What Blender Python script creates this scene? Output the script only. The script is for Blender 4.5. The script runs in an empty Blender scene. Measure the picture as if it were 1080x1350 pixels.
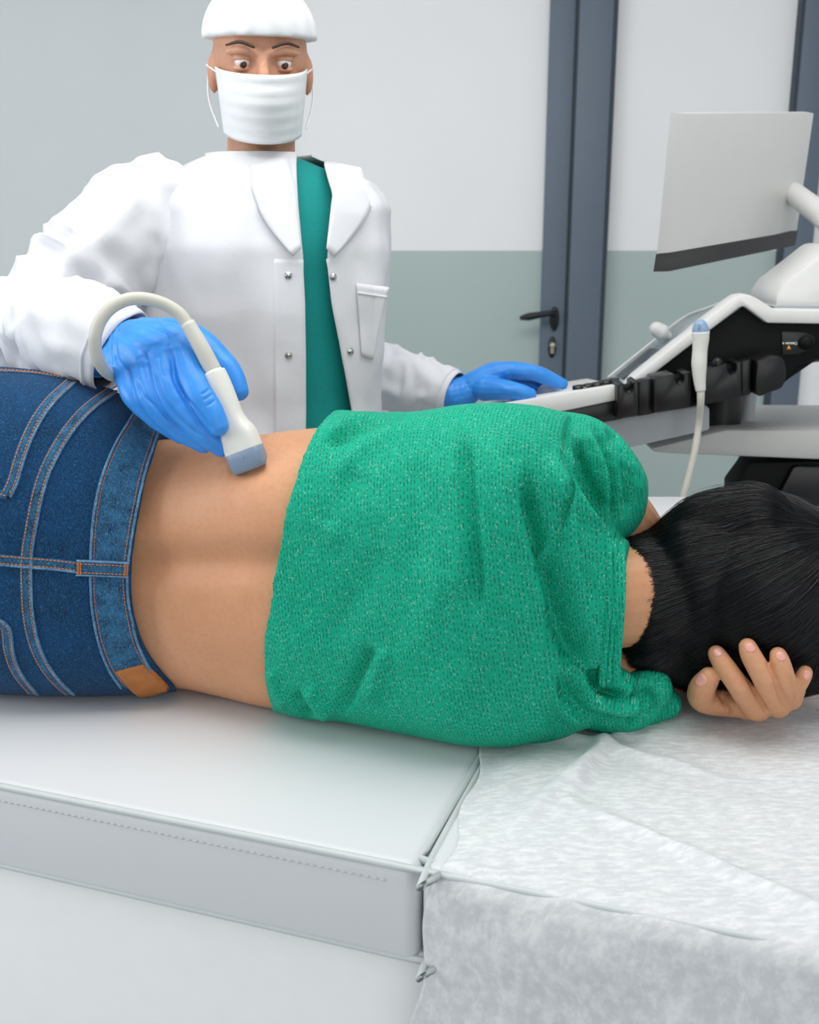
import bpy, bmesh, math, random
import numpy as np
from mathutils import Vector, Matrix
from mathutils.bvhtree import BVHTree

random.seed(7)
RNG = np.random.default_rng(11)
C = bpy.context.scene.collection
PI = math.pi

# ------------------------------------------------------------------ camera model
CAMZ, PITCH, F = 1.33, math.radians(15), 1400.0
CP, SP = math.cos(PITCH), math.sin(PITCH)


def ray(px, py):
    u = (px - 540.0) / F
    v = (675.0 - py) / F
    return np.array([u, CP + v * SP, -SP + v * CP])


def PY(px, py, Y):
    d = ray(px, py)
    t = Y / d[1]
    return np.array([d[0] * t, Y, CAMZ + d[2] * t])


def PZ(px, py, Z):
    d = ray(px, py)
    t = (Z - CAMZ) / d[2]
    return np.array([d[0] * t, d[1] * t, Z])


def proj(V):
    V = np.asarray(V, float)
    x = V[..., 0]
    y = V[..., 1]
    z = V[..., 2] - CAMZ
    dep = y * CP - z * SP
    up = y * SP + z * CP
    return 540 + F * x / dep, 675 - F * up / dep


# ------------------------------------------------------------------ object helpers
def link(o, parent=None):
    C.objects.link(o)
    if parent is not None:
        o.parent = parent
        bpy.context.view_layer.update()
        o.matrix_parent_inverse = parent.matrix_world.inverted()
    return o


def mobj(name, V, Fc, mat, parent=None, smooth=True):
    me = bpy.data.meshes.new(name)
    me.from_pydata([tuple(map(float, v)) for v in V], [], [tuple(int(i) for i in f) for f in Fc])
    me.update()
    if smooth:
        me.polygons.foreach_set('use_smooth', [True] * len(me.polygons))
    o = bpy.data.objects.new(name, me)
    if name == 'stitching':
        o['kind'] = 'stuff'
    if mat is not None:
        me.materials.append(mat)
    return link(o, parent)


def sharp(o, ang=35):
    """smooth shading with hard edges above an angle"""
    me = o.data
    bm = bmesh.new()
    bm.from_mesh(me)
    a = math.radians(ang)
    for e in bm.edges:
        if len(e.link_faces) == 2 and e.calc_face_angle(0) > a:
            e.smooth = False
    for f in bm.faces:
        f.smooth = True
    bm.to_mesh(me)
    bm.free()
    return o


def thing(name, label, cat, loc=(0, 0, 0), group=None):
    o = bpy.data.objects.new(name, None)
    o.empty_display_size = 0.05
    C.objects.link(o)
    o.location = tuple(map(float, loc))
    bpy.context.view_layer.update()
    o['label'] = label
    o['category'] = cat
    if group:
        o['group'] = group
    return o


def tag(o, label, cat, group=None):
    o['label'] = label
    o['category'] = cat
    if group:
        o['group'] = group
    return o


def structure(o, label=None):
    o['kind'] = 'structure'
    if label:
        o['label'] = label
        o['category'] = o.name.split('_')[0]
    return o


# ------------------------------------------------------------------ geometry builders -> (V, F)
def loft(R, cap=True, closed=True, c0=None, c1=None):
    R = np.asarray(R, float)
    n, m, _ = R.shape
    V = [tuple(p) for r in R for p in r]
    Fc = []
    mm = m if closed else m - 1
    for i in range(n - 1):
        for j in range(mm):
            k = (j + 1) % m
            Fc.append((i * m + j, i * m + k, (i + 1) * m + k, (i + 1) * m + j))
    if cap and closed:
        for i, rev in ((0, True), (n - 1, False)):
            c = R[i].mean(0)
            if rev and c0 is not None:
                c = np.asarray(c0, float)
            if not rev and c1 is not None:
                c = np.asarray(c1, float)
            V.append(tuple(c))
            ci = len(V) - 1
            for j in range(m):
                k = (j + 1) % m
                a, b = i * m + j, i * m + k
                Fc.append((ci, b, a) if rev else (ci, a, b))
    return V, Fc


def catmull(P, n):
    P = np.asarray(P, float)
    if len(P) < 3:
        t = np.linspace(0, 1, n)[:, None]
        return P[0] * (1 - t) + P[-1] * t
    Q = np.vstack([2 * P[0] - P[1], P, 2 * P[-1] - P[-2]])
    seg = np.linalg.norm(np.diff(P[:, :3], axis=0), axis=1)
    cum = np.concatenate([[0], np.cumsum(seg)])
    out = []
    for x in np.linspace(0, cum[-1], n):
        i = min(max(np.searchsorted(cum, x, 'right') - 1, 0), len(seg) - 1)
        t = (x - cum[i]) / max(seg[i], 1e-9)
        a, b, c, d = Q[i], Q[i + 1], Q[i + 2], Q[i + 3]
        out.append(.5 * (2 * b + (c - a) * t + (2 * a - 5 * b + 4 * c - d) * t * t + (3 * b - a - 3 * c + d) * t ** 3))
    return np.array(out)


def tube(P, R, seg=14, n=None, caps=True, flat=1.0, flat_axis=None, closed_caps=True):
    """round ended tapered tube through points P with radii R"""
    P = np.asarray(P, float)
    R = np.asarray(R if hasattr(R, '__len__') else [R] * len(P), float)
    if n:
        Q = catmull(np.column_stack([P, R]), n)
        P, R = Q[:, :3], np.maximum(Q[:, 3], 1e-4)
    T = np.gradient(P, axis=0)
    T /= np.linalg.norm(T, axis=1)[:, None] + 1e-12
    ref = np.array([0, 0, 1.0]) if abs(T[0][2]) < .9 else np.array([0, 1.0, 0])
    if flat_axis is not None:
        ref = np.asarray(flat_axis, float)
    u = ref - T[0] * ref.dot(T[0])
    u /= np.linalg.norm(u)
    rings = []
    cs = [(math.cos(2 * PI * j / seg), math.sin(2 * PI * j / seg)) for j in range(seg)]

    def ring(c, u, w, r):
        return [c + (u * a * flat + w * b) * r for a, b in cs]
    for i in range(len(P)):
        u = u - T[i] * u.dot(T[i])
        u /= np.linalg.norm(u)
        w = np.cross(T[i], u)
        if i == 0 and caps:
            for k in (80, 55, 28):
                q = math.radians(k)
                rings.append(ring(P[0] - T[0] * R[0] * math.sin(q), u, w, R[0] * math.cos(q)))
        rings.append(ring(P[i], u, w, R[i]))
        if i == len(P) - 1 and caps:
            for k in (28, 55, 80):
                q = math.radians(k)
                rings.append(ring(P[i] + T[i] * R[i] * math.sin(q), u, w, R[i] * math.cos(q)))
    return loft(np.array(rings), cap=closed_caps)


def ellipsoid(c, r, rot=None, nu=20, nv=14):
    c = np.asarray(c, float)
    rings = []
    for i in range(nv + 1):
        a = -PI / 2 + PI * (i + .02) / (nv + .04)
        rings.append([(math.cos(a) * math.cos(2 * PI * j / nu) * r[0], math.cos(a) * math.sin(2 * PI * j / nu) * r[1], math.sin(a) * r[2]) for j in range(nu)])
    A = np.array(rings)
    if rot is not None:
        A = A @ np.array(rot).T
    return loft(A + c)


def join(parts):
    V, Fc = [], []
    for v, f in parts:
        o = len(V)
        V += [tuple(p) for p in v]
        Fc += [tuple(i + o for i in q) for q in f]
    return V, Fc


def bm_vf(bm):
    bm.verts.index_update()
    V = [tuple(v.co) for v in bm.verts]
    Fc = [tuple(v.index for v in f.verts) for f in bm.faces]
    bm.free()
    return V, Fc


def rbox(lo, hi, r=.005, seg=3, M=None):
    bm = bmesh.new()
    bmesh.ops.create_cube(bm, size=1)
    lo, hi = np.array(lo, float), np.array(hi, float)
    for v in bm.verts:
        v.co = Vector([(lo[k] + hi[k]) / 2 + v.co[k] * (hi[k] - lo[k]) for k in range(3)])
    if r > 0:
        bmesh.ops.bevel(bm, geom=list(bm.edges), offset=r, segments=seg, profile=.5, affect='EDGES')
    if M is not None:
        bm.transform(M)
    return bm_vf(bm)


def prism(P0, P1, r=.003, seg=2):
    """closed prism between two matching outlines (front P0, back P1)"""
    bm = bmesh.new()
    a = [bm.verts.new(tuple(p)) for p in P0]
    b = [bm.verts.new(tuple(p)) for p in P1]
    n = len(a)
    bm.faces.new(a)
    bm.faces.new(b[::-1])
    for i in range(n):
        j = (i + 1) % n
        bm.faces.new((a[j], a[i], b[i], b[j]))
    bmesh.ops.recalc_face_normals(bm, faces=bm.faces)
    if r > 0:
        es = [e for e in bm.edges if e.calc_face_angle(0) > math.radians(25)]
        bmesh.ops.bevel(bm, geom=es, offset=r, segments=seg, profile=.5, affect='EDGES', clamp_overlap=True)
    return bm_vf(bm)


def prism_px(poly, Y, dep, r=.003, shift=(0, 0)):
    P0 = [PY(x, y, Y) for x, y in poly]
    P1 = [p + np.array([shift[0], dep, shift[1]]) for p in P0]
    return prism(P0, P1, r)


def smooth_poly(poly, n):
    P = np.array(poly + poly[:1], float)
    Q = catmull(np.column_stack([P, np.zeros(len(P))]), n + 1)
    return [tuple(q[:2]) for q in Q[:-1]]


def union(parts, voxel, it=4, fac=.5):
    V, Fc = join(parts)
    me = bpy.data.meshes.new('tmp')
    me.from_pydata(V, [], Fc)
    bm = bmesh.new()
    bm.from_mesh(me)
    bmesh.ops.recalc_face_normals(bm, faces=bm.faces)
    bm.to_mesh(me)
    bm.free()
    o = bpy.data.objects.new('tmp', me)
    C.objects.link(o)
    m = o.modifiers.new('r', 'REMESH')
    m.mode = 'VOXEL'
    m.voxel_size = voxel
    s = o.modifiers.new('s', 'SMOOTH')
    s.factor = fac
    s.iterations = it
    dg = bpy.context.evaluated_depsgraph_get()
    m2 = bpy.data.meshes.new_from_object(o.evaluated_get(dg))
    n = len(m2.vertices)
    A = np.empty(n * 3)
    m2.vertices.foreach_get('co', A)
    A = A.reshape(-1, 3)
    Fc = [tuple(p.vertices) for p in m2.polygons]
    N = np.empty(n * 3)
    m2.vertex_normals.foreach_get('vector', N)
    N = N.reshape(-1, 3)
    bpy.data.objects.remove(o)
    bpy.data.meshes.remove(me)
    bpy.data.meshes.remove(m2)
    return A, Fc, N


def smooth_vals(V, Fc, it):
    return V


def polydist(px, py, poly):
    """distance to a polyline and the parameter (0..1) along it"""
    P = np.array(poly, float)
    seg = np.linalg.norm(np.diff(P, axis=0), axis=1)
    L = seg.sum()
    cum = np.concatenate([[0], np.cumsum(seg)])
    best = np.full(px.shape, 1e9)
    par = np.zeros(px.shape)
    sgn = np.zeros(px.shape)
    for i in range(len(seg)):
        ax, ay = P[i]
        dx, dy = P[i + 1] - P[i]
        t = np.clip(((px - ax) * dx + (py - ay) * dy) / (seg[i] ** 2 + 1e-9), 0, 1)
        d = np.hypot(px - ax - t * dx, py - ay - t * dy)
        m = d < best
        best[m] = d[m]
        par[m] = (cum[i] + t[m] * seg[i]) / L
        sgn[m] = np.sign((px - ax) * dy - (py - ay) * dx)[m]
    return best, par, sgn


def folds(V, N, lst, facing_pow=1.0):
    """push a surface along its normals in soft ridges and valleys"""
    px, py = proj(V)
    view = V - np.array([0, 0, CAMZ])
    view /= np.linalg.norm(view, axis=1)[:, None]
    fc = np.clip(-(view * N).sum(1) * 3.0, 0, 1)
    D = np.zeros(len(V))
    for poly, amp, w in lst:
        pl = catmull(np.column_stack([np.array(poly, float), np.zeros(len(poly))]), 24)[:, :2]
        d, par, sg = polydist(px, py, pl)
        fade = np.clip(np.minimum(par, 1 - par) * 5, 0, 1)
        fade = fade * fade * (3 - 2 * fade)
        wl = np.where(sg > 0, w[0], w[1]) if hasattr(w, '__len__') else w
        D += amp * np.exp(-(d / wl) ** 2) * fade
    return V + N * (D * fc)[:, None]


# cheap smooth value noise
def vnoise(P, scale, seed=0):
    P = np.asarray(P, float) * scale + seed * 17.31
    i = np.floor(P).astype(np.int64)
    f = P - i
    f = f * f * (3 - 2 * f)

    def h(a, b, c):
        x = (a * 73856093) ^ (b * 19349663) ^ (c * 83492791)
        x = (x ^ (x >> 13)) * 1274126177 & 0x7fffffff
        return (x % 10007) / 10007.0
    r = 0
    for a in (0, 1):
        for b in (0, 1):
            for c in (0, 1):
                w = (f[..., 0] if a else 1 - f[..., 0]) * (f[..., 1] if b else 1 - f[..., 1]) * (f[..., 2] if c else 1 - f[..., 2])
                r = r + w * h(i[..., 0] + a, i[..., 1] + b, i[..., 2] + c)
    return r * 2 - 1


class Surf:
    def __init__(s, V, Fc):
        s.t = BVHTree.FromPolygons([tuple(map(float, v)) for v in V], [tuple(int(i) for i in f) for f in Fc])

    def hit(s, px, py):
        d = ray(px, py)
        d /= np.linalg.norm(d)
        l, n, i, _ = s.t.ray_cast(Vector((0, 0, CAMZ)), Vector(d))
        if l is None:
            return None
        return np.array(l), np.array(n)

    def path(s, poly, step=3.0, lift=0.0):
        Q = np.array(poly, float)
        n = max(3, int(np.linalg.norm(np.diff(Q, axis=0), axis=1).sum() / step))
        Q = catmull(np.column_stack([Q, np.zeros(len(Q))]), n)[:, :2]
        P, N = [], []
        for x, y in Q:
            h = s.hit(x, y)
            if h is None:
                continue
            P.append(h[0] + h[1] * lift)
            N.append(h[1])
        return np.array(P), np.array(N)


def smooth1(A, k=2):
    for _ in range(k):
        B = A.copy()
        B[1:-1] = (A[:-2] + 2 * A[1:-1] + A[2:]) / 4
        A = B
    return A


def strip(P, N, w, h, prof=((-.5, -.4), (-.5, .6), (-.42, 1), (0, 1.1), (.42, 1), (.5, .6), (.5, -.4))):
    P = smooth1(P, 3)
    N = smooth1(N, 4)
    T = np.gradient(P, axis=0)
    T /= np.linalg.norm(T, axis=1)[:, None]
    S = np.cross(N, T)
    S /= np.linalg.norm(S, axis=1)[:, None]
    ww = np.asarray(w if hasattr(w, '__len__') else [w] * len(P), float)
    rings = [[P[i] + S[i] * a * ww[i] + N[i] * b * h for a, b in prof] for i in range(len(P))]
    return loft(np.array(rings))


def offset_path(P, N, off):
    P = smooth1(P, 3)
    N = smooth1(N, 4)
    T = np.gradient(P, axis=0)
    T /= np.linalg.norm(T, axis=1)[:, None]
    S = np.cross(N, T)
    S /= np.linalg.norm(S, axis=1)[:, None]
    return P + S * off, N


def stitches(P, N, off=0, L=.0034, gap=.0012, r=.00075, lift=.0005):
    P, N = offset_path(P, N, off)
    seg = np.linalg.norm(np.diff(P, axis=0), axis=1)
    cum = np.concatenate([[0], np.cumsum(seg)])
    parts = []
    x = 0.0

    def at(q):
        return np.array([np.interp(q, cum, P[:, k]) for k in range(3)]), np.array([np.interp(q, cum, N[:, k]) for k in range(3)])
    while x + L < cum[-1]:
        (a, na), (m, nm), (b, nb) = at(x), at(x + L / 2), at(x + L)
        parts.append(tube([a - na * .0003, m + nm * lift, b - nb * .0003], [r * .7, r, r * .7], seg=5, caps=False))
        x += L + gap
    return join(parts)


# ------------------------------------------------------------------ materials
def srgb(r, g, b):
    f = lambda c: (c / 12.92 if c <= .04045 else ((c + .055) / 1.055) ** 2.4)
    return (f(r / 255), f(g / 255), f(b / 255), 1)


class NT:
    def __init__(s, name):
        s.m = bpy.data.materials.new(name)
        s.m.use_nodes = True
        s.t = s.m.node_tree
        s.b = s.t.nodes['Principled BSDF']
        s.out = s.t.nodes['Material Output']

    def n(s, typ, **kw):
        x = s.t.nodes.new('ShaderNode' + typ)
        for k, v in kw.items():
            setattr(x, k, v)
        return x

    def l(s, a, b):
        s.t.links.new(a, b)

    def val(s, sock, v):
        if isinstance(v, (int, float)):
            sock.default_value = v
        elif isinstance(v, tuple):
            sock.default_value = v
        else:
            s.l(v, sock)

    def math(s, op, a, b=0.0, c=0.0):
        x = s.n('Math', operation=op)
        s.val(x.inputs[0], a)
        s.val(x.inputs[1], b)
        s.val(x.inputs[2], c)
        return x.outputs[0]

    def mix(s, f, a, b):
        x = s.n('Mix', data_type='RGBA')
        s.val(x.inputs[0], f)
        s.val(x.inputs[6], a)
        s.val(x.inputs[7], b)
        return x.outputs[2]

    def noise(s, scale, detail=3, rough=.5, vec=None, mapscale=None):
        x = s.n('TexNoise')
        x.inputs['Scale'].default_value = scale
        x.inputs['Detail'].default_value = detail
        x.inputs['Roughness'].default_value = rough
        if vec is None:
            vec = s.n('TexCoord').outputs['Object']
        if mapscale:
            mp = s.n('Mapping')
            mp.inputs['Scale'].default_value = mapscale
            s.l(vec, mp.inputs['Vector'])
            vec = mp.outputs[0]
        s.l(vec, x.inputs['Vector'])
        return x.outputs['Fac']

    def ramp(s, f, a, b):
        x = s.n('MapRange')
        s.l(f, x.inputs[0])
        x.inputs[1].default_value = a
        x.inputs[2].default_value = b
        return x.outputs[0]

    def bump(s, h, strength, dist=.002, normal=None):
        x = s.n('Bump')
        x.inputs['Strength'].default_value = strength
        x.inputs['Distance'].default_value = dist
        s.l(h, x.inputs['Height'])
        if normal is not None:
            s.l(normal, x.inputs['Normal'])
        s.l(x.outputs[0], s.b.inputs['Normal'])
        return x.outputs[0]

    def set(s, **kw):
        for k, v in kw.items():
            s.val(s.b.inputs[k.replace('_', ' ')], v)
        return s


def simple(name, col, rough=.5, metal=0.0, vary=.06, scale=30, bump=0, bscale=200, bdist=.001, **kw):
    t = NT(name)
    f = t.ramp(t.noise(scale, 3), .3, .7)
    d = tuple(c * (1 - vary) for c in col[:3]) + (1,)
    t.l(t.mix(f, d, col), t.b.inputs['Base Color'])
    t.set(Roughness=rough, Metallic=metal, **kw)
    if bump:
        t.bump(t.noise(bscale, 2), bump, bdist)
    return t.m


MAT = {}


def make_materials():
    M = MAT
    # skin of the lying person
    def skin(name, a, b, c):
        t = NT(name)
        f1 = t.ramp(t.noise(9, 4), .35, .65)
        f2 = t.ramp(t.noise(160, 3, .6), .45, .8)
        col = t.mix(f1, a, b)
        col = t.mix(t.math('MULTIPLY', f2, .35), col, c)
        t.l(col, t.b.inputs['Base Color'])
        t.set(Roughness=.48)
        t.b.inputs['Subsurface Weight'].default_value = .12
        t.b.inputs['Subsurface Radius'].default_value = (.008, .003, .0015)
        t.b.inputs['Subsurface Scale'].default_value = 1.0
        t.b.inputs['Specular IOR Level'].default_value = .35
        t.bump(t.noise(700, 3, .6), .12, .0006)
        return t.m
    M['skin'] = skin('skin_tan', srgb(201, 145, 108), srgb(211, 157, 120), srgb(184, 125, 90))
    M['skin_doc'] = skin('skin_fair', srgb(205, 150, 120), srgb(212, 160, 132), srgb(180, 120, 95))
    M['nail'] = simple('nail', srgb(226, 164, 150), .25, vary=.04)
    # green lurex knit
    def knit(name, base, dark, spark):
        t = NT(name)
        at = t.n('Attribute', attribute_name='cloth')
        sep = t.n('SeparateXYZ')
        t.l(at.outputs['Vector'], sep.inputs[0])
        u, v = sep.outputs[0], sep.outputs[1]
        wob = t.math('MULTIPLY', t.math('SUBTRACT', t.noise(60, 2, .5, at.outputs['Vector']), .5), .0022)
        uu = t.math('DIVIDE', t.math('ADD', u, wob), .0040)
        colid = t.math('FLOOR', uu)
        cf = t.math('ABSOLUTE', t.math('SUBTRACT', t.math('FRACT', uu), .5))
        wn = t.n('TexWhiteNoise', noise_dimensions='1D')
        t.l(colid, wn.inputs['W'])
        vv = t.math('ADD', t.math('DIVIDE', v, .0078), wn.outputs['Value'])
        rowid = t.math('FLOOR', vv)
        rf = t.math('FRACT', vv)
        comb = t.n('CombineXYZ')
        t.l(colid, comb.inputs[0])
        t.l(rowid, comb.inputs[1])
        w2 = t.n('TexWhiteNoise', noise_dimensions='2D')
        t.l(comb.outputs[0], w2.inputs['Vector'])
        colm = t.n('MapRange', interpolation_type='SMOOTHSTEP')
        t.l(cf, colm.inputs[0])
        colm.inputs[1].default_value = .26
        colm.inputs[2].default_value = .10
        ln = t.math('ADD', t.math('MULTIPLY', w2.outputs['Value'], .7), .1)
        rm = t.math('LESS_THAN', rf, ln)
        hole = t.math('MULTIPLY', colm.outputs[0], rm)
        # fine knit ribs
        rib = t.math('ABSOLUTE', t.math('SUBTRACT', t.math('FRACT', t.math('DIVIDE', u, .0013)), .5))
        big = t.ramp(t.noise(8, 3), .3, .7)
        c0 = t.mix(big, tuple(x * .93 for x in base[:3]) + (1,), base)
        c1 = t.mix(t.math('MULTIPLY', rib, .35), c0, dark)
        c2 = t.mix(t.math('MULTIPLY', hole, .7), c1, dark)
        # glitter threads
        s1 = t.n('CombineXYZ')
        t.l(t.math('FLOOR', t.math('DIVIDE', u, .0010)), s1.inputs[0])
        t.l(t.math('FLOOR', t.math('DIVIDE', v, .0014)), s1.inputs[1])
        w3 = t.n('TexWhiteNoise', noise_dimensions='2D')
        t.l(s1.outputs[0], w3.inputs['Vector'])
        fu = t.math('ABSOLUTE', t.math('SUBTRACT', t.math('FRACT', t.math('DIVIDE', u, .0010)), .5))
        sp = t.math('MULTIPLY', t.math('GREATER_THAN', w3.outputs['Value'], .958), t.math('LESS_THAN', fu, .38))
        c3 = t.mix(t.math('MULTIPLY', sp, .75), c2, spark)
        t.l(c3, t.b.inputs['Base Color'])
        t.set(Roughness=.72)
        t.l(t.math('MULTIPLY', sp, .3), t.b.inputs['Metallic'])
        t.b.inputs['Sheen Weight'].default_value = .0
        t.b.inputs['Sheen Roughness'].default_value = .5
        t.b.inputs['Specular IOR Level'].default_value = .25
        t.bump(t.math('SUBTRACT', rib, t.math('MULTIPLY', hole, .8)), .35, .0006)
        return t.m
    M['knit'] = knit('green_lurex_knit', srgb(0, 170, 136), srgb(0, 92, 72), srgb(150, 214, 186))

    def denim(name, a, b, c, fs=16):
        t = NT(name)
        obj = t.n('TexCoord').outputs['Object']
        mp = t.n('Mapping')
        mp.inputs['Rotation'].default_value = (0, .7, 0)
        mp.inputs['Scale'].default_value = (1, 1, .28)
        t.l(obj, mp.inputs['Vector'])
        f1 = t.ramp(t.noise(900, 2, .6, mp.outputs[0]), .32, .72)
        f2 = t.ramp(t.noise(fs, 5, .62), .36, .7)
        f3 = t.ramp(t.noise(420, 2, .7), .58, .72)
        col = t.mix(f2, a, b)
        col = t.mix(t.math('MULTIPLY', f1, .55), col, c)
        col = t.mix(t.math('MULTIPLY', f3, .35), col, tuple(min(1, x * 2.4) for x in c[:3]) + (1,))
        t.l(col, t.b.inputs['Base Color'])
        t.set(Roughness=.85)
        t.b.inputs['Specular IOR Level'].default_value = .2
        t.b.inputs['Sheen Weight'].default_value = .05
        nb = t.bump(t.noise(38, 4, .6), .25, .004)
        t.bump(f1, .5, .0007, nb)
        return t.m
    M['denim'] = denim('denim', srgb(2, 30, 60), srgb(8, 54, 97), srgb(42, 102, 148))
    M['denim_seam'] = denim('denim_seam', srgb(4, 36, 72), srgb(40, 98, 140), srgb(84, 140, 178), 70)
    M['denim_edge'] = denim('denim_edge', srgb(34, 82, 124), srgb(92, 142, 180), srgb(140, 178, 206), 60)
    M['thread'] = simple('orange_thread', srgb(212, 126, 50), .7)
    M['leather'] = simple('tan_leather', srgb(190, 118, 56), .55, vary=.25, scale=60, bump=.3, bscale=300)
    M['hair'] = simple('black_hair', srgb(12, 13, 18), .30, vary=.3)
    M['hair'].node_tree.nodes['Principled BSDF'].inputs['Specular IOR Level'].default_value = .45
    M['hair_base'] = simple('black_hair_mass', srgb(8, 9, 12), .6, vary=.3)
    # cotton coat
    t = NT('white_cotton')
    f = t.ramp(t.noise(4, 3), .3, .7)
    t.l(t.mix(f, srgb(216, 218, 223), srgb(224, 226, 231)), t.b.inputs['Base Color'])
    t.set(Roughness=.85)
    nb = t.bump(t.noise(26, 4, .55), .22, .006)
    t.bump(t.noise(1400, 2), .12, .0004, nb)
    M['coat'] = t.m
    M['scrub'] = simple('teal_scrub_cotton', srgb(0, 150, 146), .85, vary=.15, scale=350, bump=.2, bscale=900)
    # nitrile gloves
    t = NT('blue_nitrile')
    f = t.ramp(t.noise(26, 3), .3, .7)
    t.l(t.mix(f, srgb(44, 134, 222), srgb(58, 148, 234)), t.b.inputs['Base Color'])
    t.set(Roughness=.42)
    t.b.inputs['Specular IOR Level'].default_value = .45
    nb = t.bump(t.noise(42, 2, .5, None, (1, 1, .5)), .22, .004)
    t.bump(t.noise(210, 3, .55, None, (1, .5, .3)), .16, .0012, nb)
    M['glove'] = t.m
    M['probe_white'] = simple('probe_plastic', srgb(228, 228, 222), .35, vary=.03)
    M['cable'] = simple('cable_rubber', srgb(205, 204, 194), .45, vary=.04)
    M['lens'] = simple('probe_lens_grey', srgb(126, 146, 170), .4, vary=.05)
    M['lens_blue'] = simple('probe_lens_blue', srgb(140, 168, 200), .4, vary=.05)
    M['vinyl'] = simple('white_vinyl', srgb(210, 213, 216), .48, vary=.03, scale=3, bump=.06, bscale=500, bdist=.0005)
    M['piping'] = simple('white_piping', srgb(196, 202, 203), .4, vary=.05)
    M['laminate'] = simple('white_laminate', srgb(240, 241, 242), .4, vary=.02)
    M['mach_white'] = simple('machine_white', srgb(226, 226, 224), .4, vary=.02)
    M['mach_grey'] = simple('machine_grey', srgb(186, 191, 196), .45, vary=.03)
    M['shelf'] = simple('shelf_grey', srgb(196, 197, 194), .45, vary=.03)
    M['mach_black'] = simple('machine_black', srgb(10, 11, 13), .34, vary=.15)
    M['mach_black2'] = simple('machine_black_matte', srgb(6, 7, 8), .6, vary=.15)
    M['mach_black2'].node_tree.nodes['Principled BSDF'].inputs['Specular IOR Level'].default_value = .2
    M['screen'] = simple('touch_glass', srgb(138, 154, 160), .18, vary=.1, scale=4)
    M['display'] = simple('display_glass', srgb(46, 62, 78), .2, vary=.1, scale=4)
    M['chrome'] = simple('steel', srgb(205, 205, 205), .22, metal=1)
    M['orange'] = simple('orange_print', srgb(235, 160, 30), .5)
    M['print_white'] = simple('white_print', srgb(220, 220, 220), .5)
    M['frame'] = simple('blue_grey_aluminium', srgb(98, 111, 126), .5, vary=.04)
    M['frame_dark'] = simple('gasket_dark', srgb(58, 68, 80), .6)
    M['handle'] = simple('black_handle', srgb(14, 18, 22), .35)
    M['brass'] = simple('lock_brass', srgb(200, 190, 168), .3, metal=.6)
    M['white_wall'] = simple('white_paint', srgb(244, 245, 246), .8, vary=.015, scale=4)
    M['grey_wall'] = simple('pale_wall_paint', srgb(214, 220, 222), .8, vary=.03, scale=3)
    M['floor'] = simple('floor_vinyl', srgb(196, 201, 203), .4, vary=.08, scale=6)
    # satin green-grey glass of the partition
    t = NT('satin_glass')
    f = t.ramp(t.noise(1.4, 2), .3, .7)
    t.l(t.mix(f, srgb(172, 189, 186), srgb(182, 198, 196)), t.b.inputs['Base Color'])
    t.set(Roughness=.42)
    t.b.inputs['Specular IOR Level'].default_value = .5
    M['satin'] = t.m
    # tissue paper sheet
    t = NT('paper_sheet')
    fib = t.ramp(t.noise(55, 5, .7, None, (1, 3.0, 1)), .42, .62)
    t.l(t.mix(fib, srgb(212, 215, 218), srgb(224, 226, 228)), t.b.inputs['Base Color'])
    t.set(Roughness=.8)
    t.l(t.math('ADD', t.math('MULTIPLY', fib, .10), .88), t.b.inputs['Alpha'])
    t.b.inputs['Transmission Weight'].default_value = 0
    t.bump(fib, .15, .001)
    M['paper'] = t.m
    M['eye_white'] = simple('eye_white', srgb(235, 232, 228), .2)
    M['iris'] = simple('iris_brown', srgb(60, 40, 28), .2)
    M['brow'] = simple('brow_hair', srgb(70, 52, 40), .7)
    M['mask'] = simple('mask_paper', srgb(240, 243, 245), .85, bump=.1, bscale=600)


make_materials()

# ------------------------------------------------------------------ lying person: frame along the couch
COUCH = .72
AX = np.array([.9641, -.2655, 0])
NX = np.array([.2655, .9641, 0])
ORG = np.array([0, 1.195, 0])


def Lw(s, d, z):
    s, d, z = np.broadcast_arrays(np.asarray(s, float), np.asarray(d, float), np.asarray(z, float))
    return ORG + s[..., None] * AX + d[..., None] * NX + z[..., None] * np.array([0, 0, 1.0])


def to_local(V):
    Q = np.asarray(V) - ORG
    return Q @ AX, Q @ NX, Q[..., 2]


def section(s, dc, hd, zb, zt, p, M=72):
    th = np.linspace(0, 2 * PI, M, endpoint=False)
    c, sn = np.cos(th), np.sin(th)
    d = dc - hd * np.sign(c) * np.abs(c) ** (2 / p)       # theta 0 faces the viewer side
    hz = (zt - zb) / 2
    z = (zt + zb) / 2 + hz * np.sign(sn) * np.abs(sn) ** (2 / p)
    return Lw(np.full(M, s), d, z)


def curve(pts):
    P = np.array(pts, float)
    return lambda x: np.interp(x, P[:, 0], P[:, 1])


def fit_sections(S, hd, top, bot, p, zb0, dc0=None):
    """ztop and depth of every station so that the outline passes through the two curves"""
    out = []
    for s in S:
        h, pp, zb = hd(s), p(s), zb0
        zt = COUCH + .4
        dc = h + .0
        for it in range(14):
            for _ in range(2):
                x, y = proj(section(s, dc, h, zb, zt, pp))
                i = y.argmin()
                zt -= (top(x[i]) - y[i]) / 1000. * .8
            x, y = proj(section(s, dc, h, zb, zt, pp))
            j = y.argmax()
            e = bot(x[j]) - y[j]
            dc -= e / 460.
            dc = min(max(dc, h - .13), h + .13)
        out.append([s, dc, h, zb, zt, pp])
    A = np.array(out)
    for k in (1, 4):
        A[:, k] = smooth1(A[:, k], 3)
    return A


def lin(pts):
    P = np.array(pts, float)
    return lambda s: np.interp(s, P[:, 0], P[:, 1])


def interp_params(A, s):
    return [np.interp(s, A[:, 0], A[:, k]) for k in range(1, 6)]


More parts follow.
